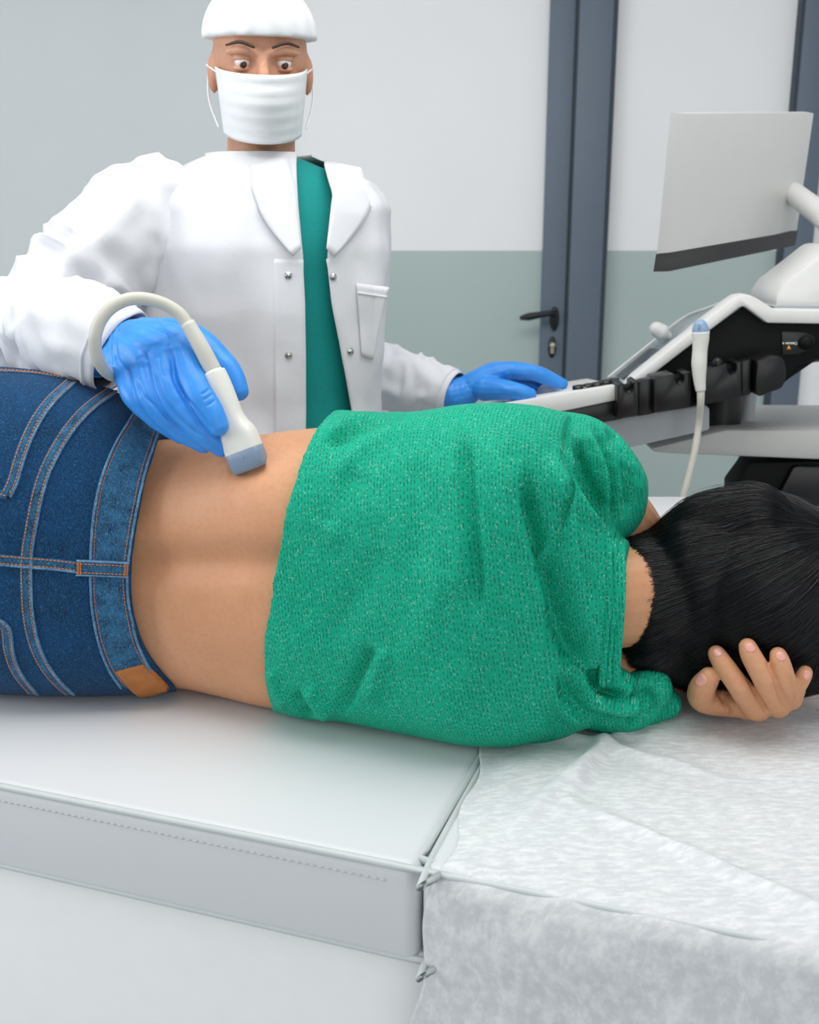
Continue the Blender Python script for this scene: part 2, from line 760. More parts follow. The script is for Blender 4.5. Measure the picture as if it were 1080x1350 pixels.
def surf_point(A, s, th):
    """vectorised surface point: s and theta arrays of one shape"""
    dc, hd, zb, zt, p = [np.interp(s, A[:, 0], A[:, k]) for k in range(1, 6)]
    c, sn = np.cos(th), np.sin(th)
    d = dc - hd * np.sign(c) * np.abs(c) ** (2 / p)
    z = (zt + zb) / 2 + (zt - zb) / 2 * np.sign(sn) * np.abs(sn) ** (2 / p)
    return Lw(s, d, z)


def s_of_edge(A, M, poly, lo, hi):
    """station of an edge (a curve seen on the near side) for every angle of the section"""
    th = np.linspace(0, 2 * PI, M, endpoint=False)
    P = np.array(poly, float)
    ys, xs = P[:, 1], P[:, 0]
    ss = np.linspace(lo, hi, 160)
    res = []
    for t in th:
        X, Y = proj(surf_point(A, ss, np.full(ss.shape, t)))
        tgt = np.interp(Y, ys, xs)
        k = np.where(X >= tgt)[0]
        res.append(ss[k[0]] if len(k) else ss[-1])
    res = np.array(res)
    # far side: mirror of the near side
    vis = np.cos(th) > -.15
    near = res.copy()
    for i, t in enumerate(th):
        if not vis[i]:
            j = int(round(((PI - t) % (2 * PI)) / (2 * PI) * M)) % M
            near[i] = res[j]
    for _ in range(3):
        near = (np.roll(near, 1) + 2 * near + np.roll(near, -1)) / 4
    return near


def skew_loft(A, M, s0, s1, n, off=None, k0=0, k1=0):
    th = np.linspace(0, 2 * PI, M, endpoint=False)
    rings = []
    for u in np.linspace(0, 1, n):
        s = s0 * (1 - u) + s1 * u
        rings.append(surf_point(A, s, th))
    return np.array(rings)


# ---- outlines measured on the near side
JT = curve([(-200, 470), (0, 483), (40, 486), (80, 491), (110, 501), (150, 516), (190, 536), (225, 566), (300, 580)])
JB = curve([(-200, 905), (0, 915), (50, 918), (120, 918), (190, 916), (222, 909), (300, 915)])
ST = curve([(-100, 555), (150, 560), (215, 577), (260, 583), (300, 580), (345, 573), (380, 568), (412, 565), (480, 560), (600, 553), (720, 560), (830, 600)])
SB = curve([(-100, 905), (180, 905), (228, 904), (240, 906), (270, 914), (300, 921), (330, 929), (358, 935), (440, 946), (640, 975), (820, 960)])
TT = curve([(300, 560), (380, 556), (412, 548), (430, 539), (445, 538), (470, 541), (500, 546), (540, 543), (600, 534), (640, 531), (690, 533), (740, 539), (790, 560), (830, 600)])
TB = curve([(300, 925), (346, 931), (372, 940), (400, 947), (440, 952), (500, 961), (560, 973), (600, 982), (640, 988), (690, 982), (740, 970), (800, 962), (850, 955)])

# depth half-thickness and squareness
jean_A = fit_sections(np.linspace(-.75, -.20, 24), lin([(-.75, .125), (-.45, .128), (-.36, .118), (-.2, .106)]), JT, JB, lin([(-.7, 2.3), (-.2, 2.4)]), COUCH - .0005)
skin_A = fit_sections(np.linspace(-.60, .20, 40), lin([(-.6, .12), (-.36, .115), (-.22, .103), (-.1, .108), (0, .106), (.2, .10)]), ST, SB, lin([(-.6, 2.3), (.2, 2.4)]), COUCH + .0)
shirt_A = fit_sections(np.linspace(-.26, .20, 30), lin([(-.26, .108), (-.1, .118), (.05, .125), (.2, .12)]), TT, TB, lin([(-.3, 2.35), (.2, 2.5)]), COUCH - .0005)
MS = 96

# ---------------- jeans shell
WAIST = [(213, 560), (206, 585), (195, 620), (182, 680), (174, 730), (171.5, 765), (173, 790), (177, 815), (186, 850), (205, 884), (232, 908)]
HEM = [(440, 536), (428, 548), (412, 570), (395, 610), (380, 660), (370, 700), (360, 750), (350, 810), (346, 850), (347, 890), (352, 918), (360, 938)]
s_waist = s_of_edge(jean_A, MS, WAIST, -.55, -.2)
s_hem = s_of_edge(shirt_A, MS, HEM, -.26, .0)
jr = skew_loft(jean_A, MS, np.full(MS, -.74), s_waist, 70)
JV, JF, JN = union([loft(jr, c1=jr[-1].mean(0) - AX * .09)], .0035, 4)
JV = folds(JV, JN, [
    ([(0, 735), (33, 738), (100, 745)], -.004, 40),
    ([(58, 640), (42, 700), (40, 735), (42, 800), (60, 860)], -.0015, 8),
    ([(160, 590), (135, 640), (128, 700), (127, 760), (136, 830), (158, 880)], -.0015, 6),
    ([(150, 620), (165, 600), (172, 570)], .002, 8),
    ([(136, 660), (160, 640), (180, 630)], -.0015, 6),
])
jeans_surf = Surf(JV, JF)

# ---------------- bare body: torso + neck + head + arms + hand in one skin
def head_pt(px, py, dpt):
    """point at local depth d behind the couch line"""
    r = ray(px, py)
    o = np.array([0, 0, CAMZ])
    t = ((ORG - o) @ NX + dpt) / (r @ NX)
    return o + r * t


sk = skew_loft(skin_A, MS, np.full(MS, -.56), np.full(MS, .08), 84)
NECK_D = .115
HEADD = .085


def hh(px, py, d):
    return head_pt(px, py, d + HEADD)


HC = hh(985, 765, .125)          # centre of the skull
# the trunk sinks in a little under the top so that creases never show skin
_th = np.linspace(0, 2 * PI, MS, endpoint=False)
_sv = np.linspace(0, 1, 84)
for _i in range(84):
    _s = -.56 + .64 * _sv[_i]
    _k = np.clip((_s - s_hem - .006) / .03, 0, 1)
    _k = _k * _k * (3 - 2 * _k) * .15
    _c = sk[_i].mean(0)
    sk[_i] = sk[_i] * (1 - _k[:, None]) + _c * _k[:, None]
parts = [loft(sk)]
# neck and shoulders
parts.append(tube([head_pt(740, 790, .12), head_pt(810, 786, .127), head_pt(850, 783, .156), head_pt(900, 780, .190), HC],
                  [.07, .065, .068, .071, .078], 24, 24))
# skull: cranium at the near side, face on the far side (towards +NX)
rotb = np.column_stack([AX, NX, [0, 0, 1.0]])
HC2 = HC
parts.append(ellipsoid(HC + AX * .01, (.105, .100, .083), rotb))
parts.append(ellipsoid(HC + AX * -.015 + NX * .035, (.088, .075, .066), rotb))       # face mass
parts.append(ellipsoid(HC + AX * -.095 + NX * .07, (.030, .030, .034), rotb))        # chin and jaw
parts.append(tube([HC + AX * -.01 + NX * .105, HC + AX * -.035 + NX * .128, HC + AX * -.05 + NX * .112], [.008, .012, .010], 10, 8))   # nose
parts.append(tube([HC + AX * -.068 + NX * .104 + np.array([0, 0, -.02]), HC + AX * -.068 + NX * .108, HC + AX * -.068 + NX * .104 + np.array([0, 0, .02])], [.005, .008, .005], 8, 8))  # lips
for sg in (-1, 1):
    parts.append(ellipsoid(HC + AX * -.015 + NX * .02 + np.array([0, 0, sg * .080]), (.026, .016, .008), rotb))   # ears
# upper (left) arm: shoulder, upper arm going away from the viewer and down, elbow, forearm
SH_U = head_pt(762, 632, .13)
parts.append(tube([SH_U, head_pt(818, 680, .20), head_pt(860, 735, .33), head_pt(930, 800, .42)], [.048, .042, .043, .04], 18, 22))
parts.append(tube([head_pt(930, 800, .42), head_pt(1000, 830, .38), head_pt(1060, 850, .32)], [.04, .036, .026], 16, 14))
parts.append(ellipsoid(head_pt(1075, 855, .30), (.045, .03, .02), rotb))
# lower (right) arm: under the head, hand comes back to the near side
EL = Lw(.54, .46, COUCH + .048)
WR = head_pt(1002, 905, .205)
WR[2] = max(WR[2], COUCH + .036)
parts.append(tube([head_pt(775, 900, .10), Lw(.37, .28, COUCH + .05), EL], [.042, .040, .042], 18, 20))
parts.append(tube([EL, (EL + WR) / 2 + np.array([0, 0, .002]), WR], [.042, .036, .025], 18, 18))


def hp(px, py, d):
    return head_pt(px, py, d + .118)


# hand: knuckles low on the sheet, fingers reaching up over the back of the head
fing = {
    'index': ([hp(996, 931, -.012), hp(975, 905, -.034), hp(954, 876, -.030), hp(945, 862, -.022)], [.0165, .0124, .0112, .0100]),
    'middle': ([hp(1024, 926, -.012), hp(1009, 898, -.040), hp(991, 865, -.040), hp(986, 853, -.036)], [.0150, .0124, .0116, .0104]),
    'ring': ([hp(1042, 917, -.008), hp(1037, 899, -.034), hp(1029, 873, -.036), hp(1026, 864, -.033)], [.0128, .0108, .0106, .0096]),
    'pinky': ([hp(1048, 909, .002), hp(1052, 905, -.016), hp(1059, 893, -.019), hp(1062, 887, -.017)], [.0102, .0088, .0086, .0078]),
}
thumb = ([hp(968, 926, .02), hp(928, 922, -.002), hp(926, 907, -.020), hp(935, 893, -.026)], [.0180, .0160, .0148, .0120])
thumb = (thumb[0], [r * 1.085 for r in thumb[1]])
fing = {k: (P, [r * 1.085 for r in R]) for k, (P, R) in fing.items()}
for k, (P, R) in fing.items():
    parts.append(tube(P, R, 14, 20))
    parts.append(tube([WR, P[0] + (P[0] - P[1]) * .15, P[0]], [.018, .0165, R[0]], 14, 10))
parts.append(tube(*thumb, 14, 18))
parts.append(tube([WR, hp(985, 928, .01), hp(1010, 926, .005), hp(1030, 920, .005)], [.026, .020, .017, .013], 14, 10))
parts.append(tube([hp(945, 926, .01), hp(980, 930, .0)], [.016, .016], 12, 6))
BV, BF, BN = union(parts, .0019, 2, .5)
BV = folds(BV, BN, [
    ([(100, 744), (172, 744), (240, 742), (300, 742), (380, 744), (480, 746)], -.0115, 24),
    ([(180, 660), (240, 655), (320, 660), (420, 672)], .0035, 44),
    ([(180, 835), (240, 832), (320, 836), (420, 842)], .0035, 44),
    ([(300, 616), (330, 622), (352, 612)], -.004, 14),
    ([(974, 868), (986, 893), (994, 910), (1004, 926), (1014, 944)], -.0028, 2.6),
    ([(1009, 866), (1020, 893), (1025, 910), (1031, 924), (1040, 934)], -.0028, 2.4),
    ([(1043, 888), (1045, 903), (1046, 914), (1049, 926)], -.0022, 2.2),
    ([(946, 900), (949, 912), (957, 930), (961, 948)], -.0045, 3.2),
    ([(953, 914), (958, 930), (968, 942)], -.0018, 2.0),
    # neck tendons and finger joints
    ([(968, 905), (978, 910), (990, 904)], .0010, 5), ([(1002, 897), (1012, 902), (1023, 895)], .0010, 5),
    ([(1030, 906), (1037, 908), (1046, 903)], .0008, 4),
])
BV = BV + BN * (vnoise(BV, 28, 3) * .0007)[:, None]
skin_surf = Surf(BV, BF)

patient = thing('person', 'person lying on the white couch, back to us, in green glittery top and blue jeans', 'person', Lw(0, .12, COUCH))
body = mobj('body', BV, BF, MAT['skin'], patient)


def nail(tip, nxt, toward, w, l):
    """small curved plate on the finger end, on the side of `toward`"""
    tip, nxt = np.array(tip), np.array(nxt)
    t = tip - nxt
    t /= np.linalg.norm(t)
    c = np.asarray(toward, float)
    c = c - t * c.dot(t)
    c /= np.linalg.norm(c)
    sd = np.cross(t, c)
    o = tip - t * .0015
    loc, nn, _, _ = skin_surf.t.ray_cast(Vector(o + c * .03), Vector(-c))
    if loc is None:
        return None
    o = np.array(loc)
    rings = []
    for i in range(9):
        a = (i / 8 - .5) * 2
        wid = w * (1 - .35 * max(0, -a) ** 3) * math.sqrt(max(0.02, 1 - (abs(a) ** 4) * .8))
        row = []
        for j in range(9):
            b = (j / 8 - .5) * 2
            q = o + t * a * l + sd * b * wid + c * (.02)
            lo, n2, _, _ = skin_surf.t.ray_cast(Vector(q), Vector(-c), .04)
            if lo is None:
                lo = Vector(q - c * .02)
            row.append(np.array(lo) + c * (.0009 - .0007 * abs(b) ** 3))
        rings.append(row)
    rings = np.array(rings)
    V = [tuple(p) for r in rings for p in r] + [tuple(p - c * .0015) for r in rings for p in r]
    m = 9
    Fc = []
    for i in range(m - 1):
        for j in range(m - 1):
            a = i * m + j
            Fc.append((a, a + 1, a + m + 1, a + m))
            Fc.append((a + 81, a + m + 81, a + m + 82, a + 82))
    per = [j for j in range(m)] + [i * m + m - 1 for i in range(1, m)] + [(m - 1) * m + j for j in range(m - 2, -1, -1)] + [i * m for i in range(m - 2, 0, -1)]
    for k in range(len(per)):
        a, b = per[k], per[(k + 1) % len(per)]
        Fc.append((b, a, a + 81, b + 81))
    return mobj('fingernail', V, Fc, MAT['nail'], body)


tocam = np.array([0, -1, .35])
for k, (P, R) in fing.items():
    nail(P[3], P[2], tocam, R[3] * .60, .0058)
nail(thumb[0][3], thumb[0][2], tocam + AX * -1.1, .0075, .0075)

# ---------------- shirt: torso, shoulder and crumpled lower sleeve
s_end = np.full(MS, .17)
sr = skew_loft(shirt_A, MS, s_hem, s_end, 80)
sp = [loft(sr, c0=sr[0].mean(0) + AX * .06)]
# shoulder girdle tapering to the neck opening
def ring_ell(c, ud, uz, M=MS, p=2.2):
    th = np.linspace(0, 2 * PI, M, endpoint=False)
    cc, sn = np.cos(th), np.sin(th)
    return np.array([c - NX * ud * np.sign(a) * abs(a) ** (2 / p) + np.array([0, 0, 1]) * uz * np.sign(b) * abs(b) ** (2 / p) for a, b in zip(cc, sn)])


last = sr[-1]
gird = [sr[-12], last]
tgt = ring_ell(head_pt(822, 806, .105), .068, .086)
mid = ring_ell(head_pt(800, 806, .108), .085, .105)
gird = [sr[-10], sr[-1] * .55 + mid * .45, mid * .6 + tgt * .4, tgt]
GR = catmull(np.array(gird).reshape(4, -1), 14).reshape(14, MS, 3)
sp.append(loft(GR))
# upper shoulder and sleeve
sp.append(tube([head_pt(690, 610, .13), head_pt(752, 618, .125), head_pt(786, 640, .15), head_pt(797, 664, .185)], [.062, .070, .062, .056], 24, 20))
# lower shoulder bunch
sp.append(tube([head_pt(700, 905, .07), head_pt(760, 905, .060), head_pt(808, 918, .07)], [.075, .058, .036], 20, 14))
sp.append(tube([head_pt(790, 920, .07), head_pt(830, 922, .095), head_pt(856, 908, .105)], [.042, .038, .028], 20, 12))
sp.append(tube([head_pt(830, 930, .115), head_pt(858, 926, .125), head_pt(877, 926, .13)], [.034, .028, .021], 16, 10))
TV, TF, TN = union(sp, .0026, 6, .5)
fl = [
    # crease below the shoulder blade, the long folds to the neck, the sleeve creases, the hem pulls
    ([(614, 556), (616, 600), (624, 680), (631, 760), (634, 830)], -.0062, (8, 18)),
    ([(598, 556), (600, 610), (610, 700), (612, 790)], .0030, 12),
    ([(655, 566), (664, 640), (676, 720), (682, 800), (690, 860)], .0030, 14),
    ([(691, 610), (706, 680), (722, 740), (742, 810), (764, 868), (786, 908)], -.0110, (7, 18)),
    ([(672, 600), (690, 690), (706, 760), (728, 830)], .0045, 14),
    ([(722, 588), (738, 660), (746, 730), (758, 790), (778, 850), (790, 890)], .0110, (12, 14)),
    ([(748, 600), (764, 680), (770, 750), (780, 810)], -.0045, 13),
    ([(759, 575), (772, 620), (790, 660), (806, 690)], -.0085, (6, 12)),
    ([(745, 575), (757, 625), (772, 665), (796, 702)], .0050, 9),
    ([(780, 556), (802, 590), (814, 630), (812, 672), (800, 700)], -.0080, (5, 10)),
    ([(770, 560), (790, 600), (800, 640), (800, 680)], .0045, 8),
    ([(800, 556), (820, 590), (831, 625), (832, 660), (822, 690)], -.0070, (5, 8)),
    ([(812, 570), (826, 600), (841, 630), (840, 660)], .0030, 6),
    ([(540, 548), (500, 556), (462, 572), (432, 596)], -.0045, (6, 9)),
    ([(520, 546), (480, 549), (450, 560), (425, 585)], .0035, 8),
    ([(560, 556), (510, 572), (470, 596), (440, 630)], .0025, 11),
    ([(495, 850), (480, 880), (464, 915), (450, 948)], -.0055, (6, 12)),
    ([(510, 850), (496, 890), (480, 930)], .0035, 11),
    ([(386, 912), (398, 930), (412, 948)], -.0040, 7),
    ([(402, 905), (420, 930), (436, 950)], .0045, 10),
    ([(430, 700), (455, 650), (480, 620)], -.0020, 16),
    ([(430, 860), (480, 770), (510, 720)], -.0022, 20),
    ([(520, 900), (560, 820), (590, 740)], .0020, 22),
    ([(356, 880), (366, 912), (380, 936)], .0025, 7),
    ([(800, 902), (826, 924), (850, 904)], -.0050, 5), ([(848, 902), (864, 926), (858, 950)], -.0050, 4), ([(786, 936), (818, 949), (850, 944)], -.0045, 5),
    ([(440, 600), (446, 660), (440, 730)], .0022, 14), ([(545, 600), (552, 680), (548, 760)], -.0020, 16), ([(650, 860), (640, 910), (622, 960)], -.0022, 14),
    # lower bunch
    ([(782, 880), (788, 905), (806, 915), (830, 912)], -.0085, (6, 8)),
    ([(764, 860), (770, 905), (796, 930), (830, 932), (850, 915)], .0060, 10),
    ([(742, 880), (756, 925), (790, 950), (830, 950)], -.0050, (7, 10)),
    ([(720, 890), (735, 930), (770, 958)], .0035, 9),
    ([(838, 900), (850, 920), (846, 945), (826, 955)], -.0060, 6),
]
fl = [(a, b_ * 2.1, w_) for a, b_, w_ in fl]
TV = folds(TV, TN, fl)
TV = TV + TN * (vnoise(TV, 17, 5) * .0022 + vnoise(TV, 45, 9) * .0007)[:, None]
TV[:, 2] = np.maximum(TV[:, 2], COUCH + .0005)
shirt_surf = Surf(TV, TF)


def cloth_attr(o, V):
    s, d, z = to_local(np.asarray(V))
    dc = np.interp(s, shirt_A[:, 0], shirt_A[:, 1])
    zc = np.interp(s, shirt_A[:, 0], (shirt_A[:, 3] + shirt_A[:, 4]) / 2)
    # height on the back, depth on the top and underside: distance round a rounded box
    a = np.arctan2((z - zc) / .21, (dc - d) / .12)
    arc = np.where(d < dc, z - zc + (d - dc + .10) * np.sign(z - zc) * np.clip((np.abs(z - zc) - .12) / .08, 0, 1), a * .2)
    at = o.data.attributes.new('cloth', 'FLOAT_VECTOR', 'POINT')
    at.data.foreach_set('vector', np.column_stack([s + (z - zc) * .12, arc, d * 0]).astype(np.float32).ravel())


shirt = mobj('shirt', TV, TF, MAT['knit'], patient)
shirt['label'] = 'green knitted top with silver glitter threads'
cloth_attr(shirt, TV)
# ribbed collar band standing along the nape
co = [(816, 712), (815, 760), (811, 820), (806, 870), (800, 903)]


def collar_band(dx, w, r, dd=0):
    P = []
    for x, y in [(812 + dx, 708), (814 + dx, 735), (813 + dx, 775), (810 + dx, 820), (807 + dx, 865), (805 + dx, 902)]:
        h = shirt_surf.hit(min(x, 818), y)
        p = h[0] if h else head_pt(x, y, .03)
        P.append(p)
    P = np.array(P)
    dmean = (P - ORG) @ NX
    P = P - NX * (dmean - smooth1(dmean, 3))[:, None]
    Q = catmull(P, 40)
    rings = []
    for i, q in enumerate(Q):
        sec = [(-.5, -.5), (-.5, .5), (-.25, .8), (.25, .8), (.5, .5), (.5, -.5), (.25, -.8), (-.25, -.8)]
        rings.append([q + AX * a * w + NX * (-b * r - .004 + dd) for a, b in sec])
    return loft(np.array(rings))


V1, F1 = join([collar_band(6, .012, .0045, -.002), collar_band(-3, .007, .0045), collar_band(-11, .009, .004)])
col = mobj('collar', V1, F1, MAT['knit'], shirt)
cloth_attr(col, V1)

# ---------------- jeans parts
jeans = mobj('jeans', JV, JF, MAT['denim'], patient)
jeans['label'] = 'dark blue denim jeans with orange stitching'


def seam(name, poly, w, h, mat, st=(), parent=jeans, lift=0.0, **kw):
    P, N = jeans_surf.path(poly, 3.0, lift)
    V, Fc = strip(P, N, w, h)
    o = mobj(name, V, Fc, mat, parent)
    if st:
        V, Fc = join([stitches(*offset_path(P + N * (h * 1.05), N, 0), off=q, **kw) for q in st])
        V = [tuple(v) for v in V]
        tt = mobj('stitching', V, Fc, MAT['thread'], parent if parent is not jeans else o)
    return o, P, N


# waistband: one wide raised band between its seam and the top edge
WB_LOW = [(176, 545), (164, 565), (152, 585), (140, 612), (130, 642), (123, 680), (120, 715), (119, 750), (120, 790), (124, 820), (131, 850), (144, 882), (160, 905)]
WB_TOP = [(210, 566), (203, 588), (192, 622), (179, 682), (171, 731), (168.5, 765), (170, 790), (174, 815), (183, 850), (201, 884), (222, 905)]


def band_between(lo, hi, surf, nu=70, nv=10, h=.003):
    a = catmull(np.column_stack([np.array(lo, float), np.zeros(len(lo))]), nu)[:, :2]
    b = catmull(np.column_stack([np.array(hi, float), np.zeros(len(hi))]), nu)[:, :2]
    rows_t, rows_b = [], []
    for i in range(nu):
        rt, rb = [], []
        for j in range(nv):
            q = a[i] * (1 - j / (nv - 1)) + b[i] * (j / (nv - 1))
            hh = surf.hit(*q)
            if hh is None:
                hh = prev
            prev = hh
            e = 1 if 0 < j < nv - 1 else .5
            rt.append(hh[0] + hh[1] * h * e)
            rb.append(hh[0] - hh[1] * h * .5)
        rows_t.append(rt)
        rows_b.append(rb[::-1])
    R = np.concatenate([np.array(rows_t), np.array(rows_b)], axis=1)
    return loft(R)


V, Fc = band_between(WB_LOW, WB_TOP, jeans_surf)
wb = mobj('waistband', V, Fc, MAT['denim_seam'], jeans)
wb_surf = Surf(V, Fc)
P, N = jeans_surf.path([(x - 1, y) for x, y in WB_TOP], 3.0)
V, Fc = strip(P, N, .0032, .0045)
mobj('band_edge', V, Fc, MAT['denim_edge'], wb)
P, N = jeans_surf.path(WB_LOW, 3.0)
V, Fc = strip(P + 0 * N, N, .0030, .0042)
mobj('band_edge', V, Fc, MAT['denim_edge'], wb)
st = []
for poly, off in ((WB_LOW, 4.5), (WB_TOP, -6.0)):
    P, N = wb_surf.path([(x + off, y) for x, y in poly], 3.0)
    st.append(stitches(P, N))
V, Fc = join(st)
mobj('stitching', V, Fc, MAT['thread'], wb)

# yoke seam, pocket edges, centre back seam
YOKE = [(152, 511), (118, 535), (94, 560), (74, 590), (58, 622), (48, 655), (40, 695), (34, 735), (34, 780), (36, 810), (43, 845), (56, 875), (74, 899), (92, 915)]
o, P, N = seam('yoke_seam', YOKE, .0125, .0016, MAT['denim_seam'], (-.0045, .0045))
P2, N2 = offset_path(P, N, .0067)
seam_dir = .0067
V, Fc = strip(P2, N2, .0028, .0030)
mobj('seam_edge', V, Fc, MAT['denim_edge'], o)
CB = [(-60, 733), (0, 737), (33, 740), (70, 743), (104, 747)]
o, P, N = seam('back_seam', CB, .0125, .0020, MAT['denim_seam'], (-.0045, .0045))
P2, N2 = offset_path(P, N, -.0067)
V, Fc = strip(P2, N2, .0028, .0034)
mobj('seam_edge', V, Fc, MAT['denim_edge'], o)
# upper pocket: side edge and bottom corner
UP = [(92, 504), (66, 528), (48, 552), (34, 580), (24, 608), (16, 636), (8, 652)]
LP = [(-30, 818), (4, 824), (9, 836), (10, 852), (15, 872), (25, 892), (44, 914)]
for poly in (UP, LP):
    o, P, N = seam('pocket_edge', poly, .0120, .0022, MAT['denim_seam'], (-.0040, .0040))
    P2, N2 = offset_path(P, N, .0065 if poly is UP else .0065)
    V, Fc = strip(P2, N2, .0025, .0034)
    mobj('seam_edge', V, Fc, MAT['denim_edge'], o)
o, P, N = seam('pocket_edge', [(-30, 648), (-6, 650), (10, 654)], .0090, .0024, MAT['denim_seam'], (0,))
# side seam near the top
o, P, N = seam('side_seam', [(-40, 489), (10, 490), (50, 493), (86, 499)], .007, .0016, MAT['denim_seam'], (-.002, .002))
# belt loop over the waistband
P, N = wb_surf.path([(101, 747), (118, 747.5), (140, 748.5), (160, 749.5), (171, 750)], 2.0, .003)
P0, N0 = jeans_surf.path([(101, 747), (118, 747.5), (140, 748.5), (160, 749.5), (170, 750)], 2.0, .0045)
V, Fc = strip(P0, N0, .0185, .0028)
bl = mobj('belt_loop', V, Fc, MAT['denim_seam'], jeans)
for q in (-.0088, .0088):
    P2, N2 = offset_path(P0, N0, q)
    V, Fc = strip(P2, N2, .0022, .0034)
    mobj('loop_edge', V, Fc, MAT['denim_edge'], bl)
st = [stitches(P0 + N0 * .0029, N0, q) for q in (-.0055, .0055)]
for k in (2, -3):
    c, n = P0[k], N0[k]
    t = P0[k + 1] - P0[k]
    t /= np.linalg.norm(t)
    sd = np.cross(n, t)
    st.append(join([tube([c + n * .0034 + sd * .007 * a + t * b, c + n * .0034 + sd * .007 * a + t * (b + .0006)], [.0008, .0008], 5, 3) for a in np.linspace(-1, 1, 9) for b in (-.0015, .0012)]))
V, Fc = join(st)
mobj('stitching', V, Fc, MAT['thread'], bl)
# leather patch
V, Fc = band_between([(151, 883), (163, 898), (176, 911), (186, 916)], [(191, 873), (204, 885), (215, 896), (223, 905)], jeans_surf, 20, 14, .0065)
patch = mobj('leather_patch', V, Fc, MAT['leather'], jeans)
patch['label'] = 'plain tan leather patch'
psurf = Surf(V, Fc)
P, N = psurf.path([(189, 878), (202, 890), (213, 900)], 2.0)
V, Fc = stitches(P, N, r=.0004)
mobj('stitching', V, Fc, MAT['mach_black2'], patch)

# ---------------- hair
hp_parts = [ellipsoid(HC + AX * .008 - NX * .004, (.130, .118, .115), rotb, 28, 20)]
hp_parts.append(tube([head_pt(818, 789, .141), head_pt(846, 787, .156), head_pt(890, 780, .180), head_pt(930, 772, .196)], [.0735, .0785, .084, .092], 28, 14, caps=False))
hp_parts.append(ellipsoid(hh(925, 765, .095), (.080, .086, .098), rotb))
hp_parts.append(ellipsoid(hh(925, 828, .10), (.070, .076, .066), rotb))
hp_parts.append(tube([head_pt(838, 872, .105), head_pt(866, 870, .115)], [.009, .019], 14, 8))  # this hair lobe and the next stand in for black shadow below the nape
hp_parts.append(tube([head_pt(866, 868, .12), head_pt(888, 876, .15)], [.020, .026], 14, 8))
hp_parts.append(tube([hh(888, 868, .095), hh(930, 875, .085), hh(1000, 875, .078), hh(1075, 866, .105)], [.028, .039, .043, .043], 16, 16))
hp_parts.append(tube([hh(872, 712, .10), hh(920, 690, .09), hh(990, 690, .09)], [.013, .032, .048], 16, 12))
HV, HF, HN = union(hp_parts, .004, 10, .5)
HV[:, 2] = np.maximum(HV[:, 2], COUCH + .006)
hair_surf = Surf(HV, HF)
hair = mobj('hair', HV, HF, MAT['hair_base'], patient)
hair['label'] = 'straight black hair'


def make_strands():
    cen = Vector(HC + AX * -.01)
    pole = (AX * 1.0 + np.array([0, 0, .70]) - NX * .28)
    pole /= np.linalg.norm(pole)
    e1 = np.cross(pole, NX)
    e1 /= np.linalg.norm(e1)
    e2 = np.cross(pole, e1)
    pos, sizes, rad = [], [], []
    n = 15
    for k in range(17000):
        ph = random.uniform(0, 2 * PI)
        clump = math.sin(ph * 23) * .5 + math.sin(ph * 61 + 1) * .5
        th0 = random.uniform(.02, 1.5) if random.random() < .75 else random.uniform(.02, .4)
        ln = random.uniform(.8, 1.5)
        th1 = min(th0 + ln, 2.62 + random.gauss(0, .06))
        if th1 - th0 < .25:
            continue
        lift = abs(random.gauss(0, .0018)) + .0004 + max(0, clump) * .0012
        if random.random() < .012:
            lift += random.uniform(.002, .007)
        w1, w2 = random.gauss(0, .03), random.gauss(0, .05)
        swirl = random.gauss(.0, .05)
        pts = []
        for i in range(n):
            u = i / (n - 1)
            th = th0 + (th1 - th0) * u
            p = ph + swirl * th + w1 * math.sin(3 * th) + w2 * u * u
            d = pole * math.cos(th) + (e1 * math.cos(p) + e2 * math.sin(p)) * math.sin(th)
            dv = Vector(d)
            loc, nn, _, _ = hair_surf.t.ray_cast(cen + dv * .4, -dv)
            if loc is None:
                break
            q = loc + nn * (lift * (.4 + .6 * u))
            if q.z < COUCH + .006:
                q.z = COUCH + .006
            pts.append(q)
        if len(pts) < 6:
            continue
        # fine tips run on past the mass
        if th1 > 2.3:
            t = (pts[-1] - pts[-2])
            for j in range(2):
                pts.append(pts[-1] + t * random.uniform(.3, .9) + Vector(NX) * -.0004)
        pos += pts
        sizes.append(len(pts))
        m = len(pts)
        r0 = random.uniform(.00022, .00042)
        rad += [r0 * (1 - .75 * (i / (m - 1)) ** 3) for i in range(m)]
    cu = bpy.data.hair_curves.new('hair_strands')
    cu.add_curves(sizes)
    cu.position_data.foreach_set('vector', np.array([tuple(p) for p in pos], np.float32).ravel())
    at = cu.attributes.get('radius') or cu.attributes.new('radius', 'FLOAT', 'POINT')
    at.data.foreach_set('value', np.array(rad, np.float32))
    cu.materials.append(MAT['hair'])
    o = bpy.data.objects.new('hair_strands', cu)
    link(o, hair)
    o['kind'] = 'stuff'


make_strands()

# ------------------------------------------------------------------ standing clinician
DC = np.array([-.245, 1.80, 0])
doc = thing('person', 'person standing in open white coat over teal top, blue gloves, holding the probe', 'person', (DC[0], DC[1], 0))
ROT = math.radians(4)


def dsec(z, hw, hd, cy=0, p=2.3, M=120, off=0):
    """horizontal section, angle 0 towards the viewer, turning to the right of the picture"""
    th = np.linspace(0, 2 * PI, M, endpoint=False)
    s, c = np.sin(th), np.cos(th)
    x = (hw + off) * np.sign(s) * np.abs(s) ** (2 / p)
    y = -(hd + off) * np.sign(c) * np.abs(c) ** (2 / p)
    return np.column_stack([DC[0] + x, DC[1] + cy + y, np.full(M, z)])


